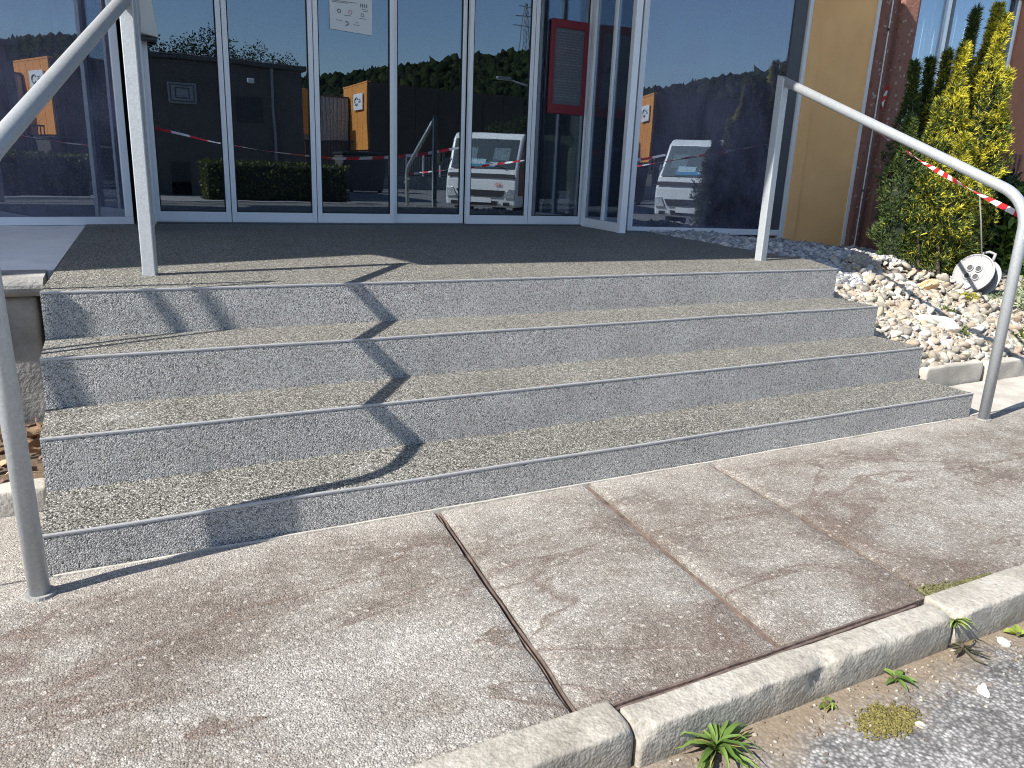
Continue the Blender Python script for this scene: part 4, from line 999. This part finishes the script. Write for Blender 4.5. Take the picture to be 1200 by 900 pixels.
# container-like dark bin left of the fence
bn = thing('waste_container', 'dark blue-grey waste container standing beside the white fence', 'container', (11.5, -26, 0))
MB().add([(9.6, -24.6, 0), (11.3, -24.6, 0), (11.3, -23.4, 0), (9.6, -23.4, 0), (9.45, -24.7, 1.5), (11.45, -24.7, 1.5), (11.45, -23.3, 1.5), (9.45, -23.3, 1.5)], [(0, 3, 2, 1), (4, 5, 6, 7), (0, 1, 5, 4), (1, 2, 6, 5), (2, 3, 7, 6), (3, 0, 4, 7)]).build('body', 'dark_clad', bn, bevel=.04)
box('lid', 'truck_dark', bn, 9.42, 11.48, -24.75, -23.25, 1.51, 1.62, .03)
for x in (9.8, 11.1): MB().tube([(x, -23.36, -.05), (x, -23.26, -.05)], .08, 12).build('wheel', 'rubber', bn)
# street lamp
sl = thing('street_lamp', 'tall grey street lamp with a long curved arm above the side street', 'street lamp', (20.2, -25, 0))
MB().tube([(20.2, -25, -.2), (20.2, -25, 4.6), (20.1, -25, 4.95), (19.7, -25, 5.12), (18.2, -25, 5.36)], [.09, .07, .06, .05, .04], 10).build('pole', 'street_steel', sl, smooth=True)
MB().obox((17.5, -25.12, 5.36), (.75, 0, -.03), (0, .24, 0), (0, 0, .13)).build('lamp_head', 'street_steel', sl, bevel=.03)
box('lens', 'lamp_lens', sl, 17.56, 18.1, -25.08, -24.92, 5.33, 5.352)

# wooded hill
xs = np.linspace(-260, 330, 70); ys = np.linspace(-330, -105, 30); X, Y = np.meshgrid(xs, ys)
def hz(X, Y):
    ridge_ = np.interp(X, [-260, -120, -20, 10, 40, 62, 72, 90, 108, 120, 180, 330], [22, 20, 19, 18, 18, 21, 24, 27, 31.5, 30.5, 26, 24])
    return ridge_ * np.clip((-105 - Y) / 95, 0, 1) ** .8 + 1.2 * np.sin(X * .21) * np.sin(Y * .17) - .5
Z = hz(X, Y); V = np.stack([X, Y, Z], -1).reshape(-1, 3); nx = len(xs)
F = np.array([[j * nx + i, j * nx + i + 1, (j + 1) * nx + i + 1, (j + 1) * nx + i] for j in range(len(ys) - 1) for i in range(nx - 1)])
tag(npmesh('hill', V, F, np.full((len(V), 3), .05), 'ground_green', smooth=True), kind='structure')
n = 42000; P = np.c_[np.random.uniform(-120, 190, n), np.random.uniform(-212, -130, n)]; sz = np.random.uniform(.45, 1.35, n)
P = np.c_[P, hz(P[:, 0], P[:, 1]) + sz * .3 + np.random.rand(n) * 1.6]
V, F, K = blobs(P, sz, 1.15, np.array([(.010, .017, .006), (.014, .022, .008), (.019, .027, .009), (.008, .014, .006)])[np.random.randint(4, size=n)] * np.random.uniform(.7, 1.3, (n, 1)), 1, 30, .45)
tag(npmesh('forest', V, F, K, 'forest'), 'dark green forest covering the hill in the reflection', 'forest', kind='stuff')
# lattice pylon on the ridge
py = thing('lattice_pylon', 'thin lattice power pylon standing on the wooded ridge', 'pylon', (111, -200, 30))
base = 30; mb = MB()
for sx, sy in ((-1, -1), (1, -1), (1, 1), (-1, 1)): MB().tube([(111 + sx * 1.5, -200 + sy * 1.5, base), (111 + sx * .25, -200 + sy * .25, base + 17)], .14, 5).build('leg', 'street_steel', py)
for k in range(8):
    z = base + k * 2; a = 1.5 - 1.25 * k * 2 / 17; b = 1.5 - 1.25 * (k + 1) * 2 / 17
    mb.tube([(111 - a, -199, z), (111 + b, -199, z + 2)], .08, 4).tube([(111 + a, -199, z), (111 - b, -199, z + 2)], .08, 4)
mb.build('bracing', 'street_steel', py)
for z, L in ((11, 3.6), (13.5, 3.0), (16, 2.2)): MB().tube([(111 - L, -200, base + z), (111 + L, -200, base + z)], .13, 5).build('cross_arm', 'street_steel', py)

# ------------------------------------------------------------------ parked light truck behind the camera
tf = Vector((-.70, .714, 0)).normalized(); tl = Vector((tf.y, -tf.x, 0))        # forward, and its left-hand side as seen from the front
TM = Matrix(((tl.x, tf.x, 0, 8.05), (tl.y, tf.y, 0, -6.2), (0, 0, 1, ROAD), (0, 0, 0, 1)))
tk = thing('light_truck', 'white-fronted light truck with dark red doors parked facing the entrance, seen in the glass', 'truck', (8.05, -6.2, ROAD))
prof = [(0.0, .36), (.03, .62), (.02, .95), (-.04, 1.2), (-.40, 1.9), (-.56, 2.03), (-1.5, 2.03), (-1.55, .45), (-.75, .36)]
hw = .85; vs = [(-hw, y, z) for y, z in prof] + [(hw, y, z) for y, z in prof]; n = len(prof)
cab = MB().add(vs, [tuple(range(n)), tuple(range(2 * n - 1, n - 1, -1))] + [(i, n + i, n + (i + 1) % n, (i + 1) % n) for i in range(n)]).xf(TM).build('cab', 'truck_white', tk, bevel=.07, seg=4)
def tp_(name, mat, parent, pts, th=.012, bevel=.004, **k):
    """a plate given by its outline, with thickness"""
    P = [Vector(p) for p in pts]; nr = (P[1] - P[0]).cross(P[2] - P[0]).normalized() * th; m = len(P)
    return MB().add([p for p in P] + [p + nr for p in P], [tuple(range(m - 1, -1, -1)), tuple(range(m, 2 * m))] + [(i, (i + 1) % m, m + (i + 1) % m, m + i) for i in range(m)]).xf(TM).build(name, mat, parent, bevel=bevel, **k)
def fr2(u, v): # point on the sloped windscreen
    return (u, -.045 - .36 * v, 1.21 + .7 * v)
def ws(u, v, o=0): return (u, -.035 - .34 * v + o * .88, 1.235 + .635 * v + o * .47)
def wsq(u0, u1, v0, v1, o): return [ws(u0, v0, o), ws(u1, v0, o), ws(u1, v1, o), ws(u0, v1, o)]
tp_('screen_backing', 'truck_dark', cab, wsq(.76, -.76, -.02, 1.02, 0), .006)  # dark plate stands in for the shaded cab interior
tp_('seat_back', 'interior_grey', cab, wsq(.6, .2, .25, .7, .007), .004); tp_('seat_back', 'interior_grey', cab, wsq(-.2, -.6, .25, .7, .007), .004)
tp_('dashboard_papers', 'blue_paper', cab, wsq(.30, -.42, .02, .2, .012), .004)
tp_('dashboard_papers', 'paper', cab, wsq(.05, -.38, .12, .3, .017), .004)
tp_('dashboard_papers', 'paper', cab, wsq(.36, .12, .06, .2, .017), .004)
tp_('windscreen', 'vehicle_glass', cab, wsq(.74, -.74, 0, 1, .024), .006)
tp_('band', 'truck_dark', cab, [(.80, .034, 1.02), (-.80, .034, 1.02), (-.80, .02, 1.10), (.80, .02, 1.10)], .012)
tp_('grille', 'truck_dark', cab, [(.5, .05, .60), (-.5, .05, .60), (-.58, .045, .74), (.58, .045, .74)], .012)
tp_('lower_intake', 'truck_dark', cab, [(.38, .03, .40), (-.38, .03, .40), (-.42, .04, .5), (.42, .04, .5)], .012)
tp_('number_plate', 'plastic_white', cab, [(.26, .055, .46), (-.26, .055, .46), (-.26, .06, .57), (.26, .06, .57)], .01)
for s_ in (-1, 1):
    q = [(.56, .045, .58), (.80, .03, .56), (.82, .02, .76), (.66, .035, .78)]
    if s_ < 0: q = [(-a, b, c) for a, b, c in q][::-1]
    q = q[::-1]
    hl = tp_('headlight', 'headlight_glass', cab, q, .02)
    tp_('fog_lamp', 'truck_dark', cab, [(s_ * .62 + .08, .035, .4), (s_ * .62 - .08, .035, .4), (s_ * .62 - .08, .04, .48), (s_ * .62 + .08, .04, .48)], .012)
    sd2 = [(s_ * .853, -.12, .62), (s_ * .853, -1.42, .62), (s_ * .853, -1.42, 1.93), (s_ * .853, -.52, 1.93), (s_ * .853, -.14, 1.2)]
    if s_ > 0: sd2 = sd2[::-1]
    dr2 = tp_('door', 'truck_red', tk, sd2, .012)
    wn2 = [(s_ * .868, -.28, 1.22), (s_ * .868, -1.3, 1.22), (s_ * .868, -1.3, 1.82), (s_ * .868, -.58, 1.82)]
    if s_ > 0: wn2 = wn2[::-1]
    tp_('window', 'vehicle_glass', dr2, wn2, .008)
    tp_('handle', 'chrome', dr2, ([(s_ * .868, -1.2, 1.02), (s_ * .868, -1.36, 1.02), (s_ * .868, -1.36, 1.07), (s_ * .868, -1.2, 1.07)] if s_ < 0 else [(s_ * .868, -1.2, 1.07), (s_ * .868, -1.36, 1.07), (s_ * .868, -1.36, 1.02), (s_ * .868, -1.2, 1.02)]), .012)
    MB().tube([(s_ * .84, -.16, 1.32), (s_ * 1.02, -.02, 1.36), (s_ * 1.02, -.02, 1.6)], .014, 6).xf(TM).build('mirror_arm', 'truck_dark', tk)
    MB().box(s_ * 1.02 - .09, s_ * 1.02 + .09, -.08, -.03, 1.25, 1.58).xf(TM).build('mirror', 'truck_dark', tk, bevel=.02)
    MB().tube([(s_ * .45 + .1, .0, 1.235), (s_ * .3 - .2, -.07, 1.36)], .012, 5).xf(TM).build('wiper', 'truck_dark', cab)
    for yw_, nm in ((-.85, 1), (-3.6, 2)):
        wh = MB().tube([(s_ * .6, yw_, .34), (s_ * .84, yw_, .34)], .34, 24).xf(TM).build('wheel', 'rubber', tk, bevel=.03)
        MB().tube([(s_ * .8, yw_, .34), (s_ * .85, yw_, .34)], .19, 16).xf(TM).build('rim', 'chrome', wh)
MB().box(-.7, .7, -4.8, -1.2, .42, .62).xf(TM).build('chassis', 'truck_dark', tk)
bx_ = MB().box(-.9, .9, -4.9, -1.7, .68, 1.98).xf(TM).build('cargo_body', 'truck_dark', tk, bevel=.02)
for x in (-.9, .9): MB().box(x - .035, x + .035, -1.71, -1.655, .68, 1.98).xf(TM).build('frame_post', 'truck_white', bx_)
MB().box(-.86, .86, -1.71, -1.655, 1.92, 1.985).xf(TM).build('frame_rail', 'truck_white', bx_)
def text(name, s_, size, mat, loc, parent, ex=.002):
    cu2 = bpy.data.curves.new(name, 'FONT'); cu2.body = s_; cu2.size = size; cu2.extrude = ex; cu2.align_x = 'CENTER'; cu2.materials.append(M[mat])
    o = bpy.data.objects.new(name, cu2); C.objects.link(o)
    dg = bpy.context.evaluated_depsgraph_get(); dg.update(); me = bpy.data.meshes.new_from_object(o.evaluated_get(dg)); bpy.data.objects.remove(o); bpy.data.curves.remove(cu2)
    # text stands on the front plate: its x runs to the viewer's right, i.e. along -x of the truck frame
    mt = TM @ Matrix.Translation(loc) @ Matrix(((-1, 0, 0, 0), (0, 0, 1, 0), (0, 1, 0, 0), (0, 0, 0, 1)))
    me.transform(mt); me.name = name; ob_ = bpy.data.objects.new(name, me); link(ob_, parent); return ob_
text('number', '303', .1, 'tape_red', (.42, .046, .83), cab)

# tape strung behind the camera between a post and the truck
ps = thing('barrier_post', 'slim dark post with round foot holding barrier tape at the roadside', 'post', (-.15, -2.95, ROAD))
MB().tube([(-.15, -2.95, ROAD), (-.15, -2.95, ROAD + .05)], [.2, .16], 20).build('foot', 'rubber', ps, smooth=False)
MB().tube([(-.15, -2.95, ROAD + .05), (-.15, -2.95, 1.85)], .022, 12).build('pole', 'truck_dark', ps, smooth=True)
tape(sag((-.15, -2.95, 1.82), (7.3, -5.75, 1.55), .47), 'long red and white barrier tape strung from the roadside post to the truck', .06, .5, .3)
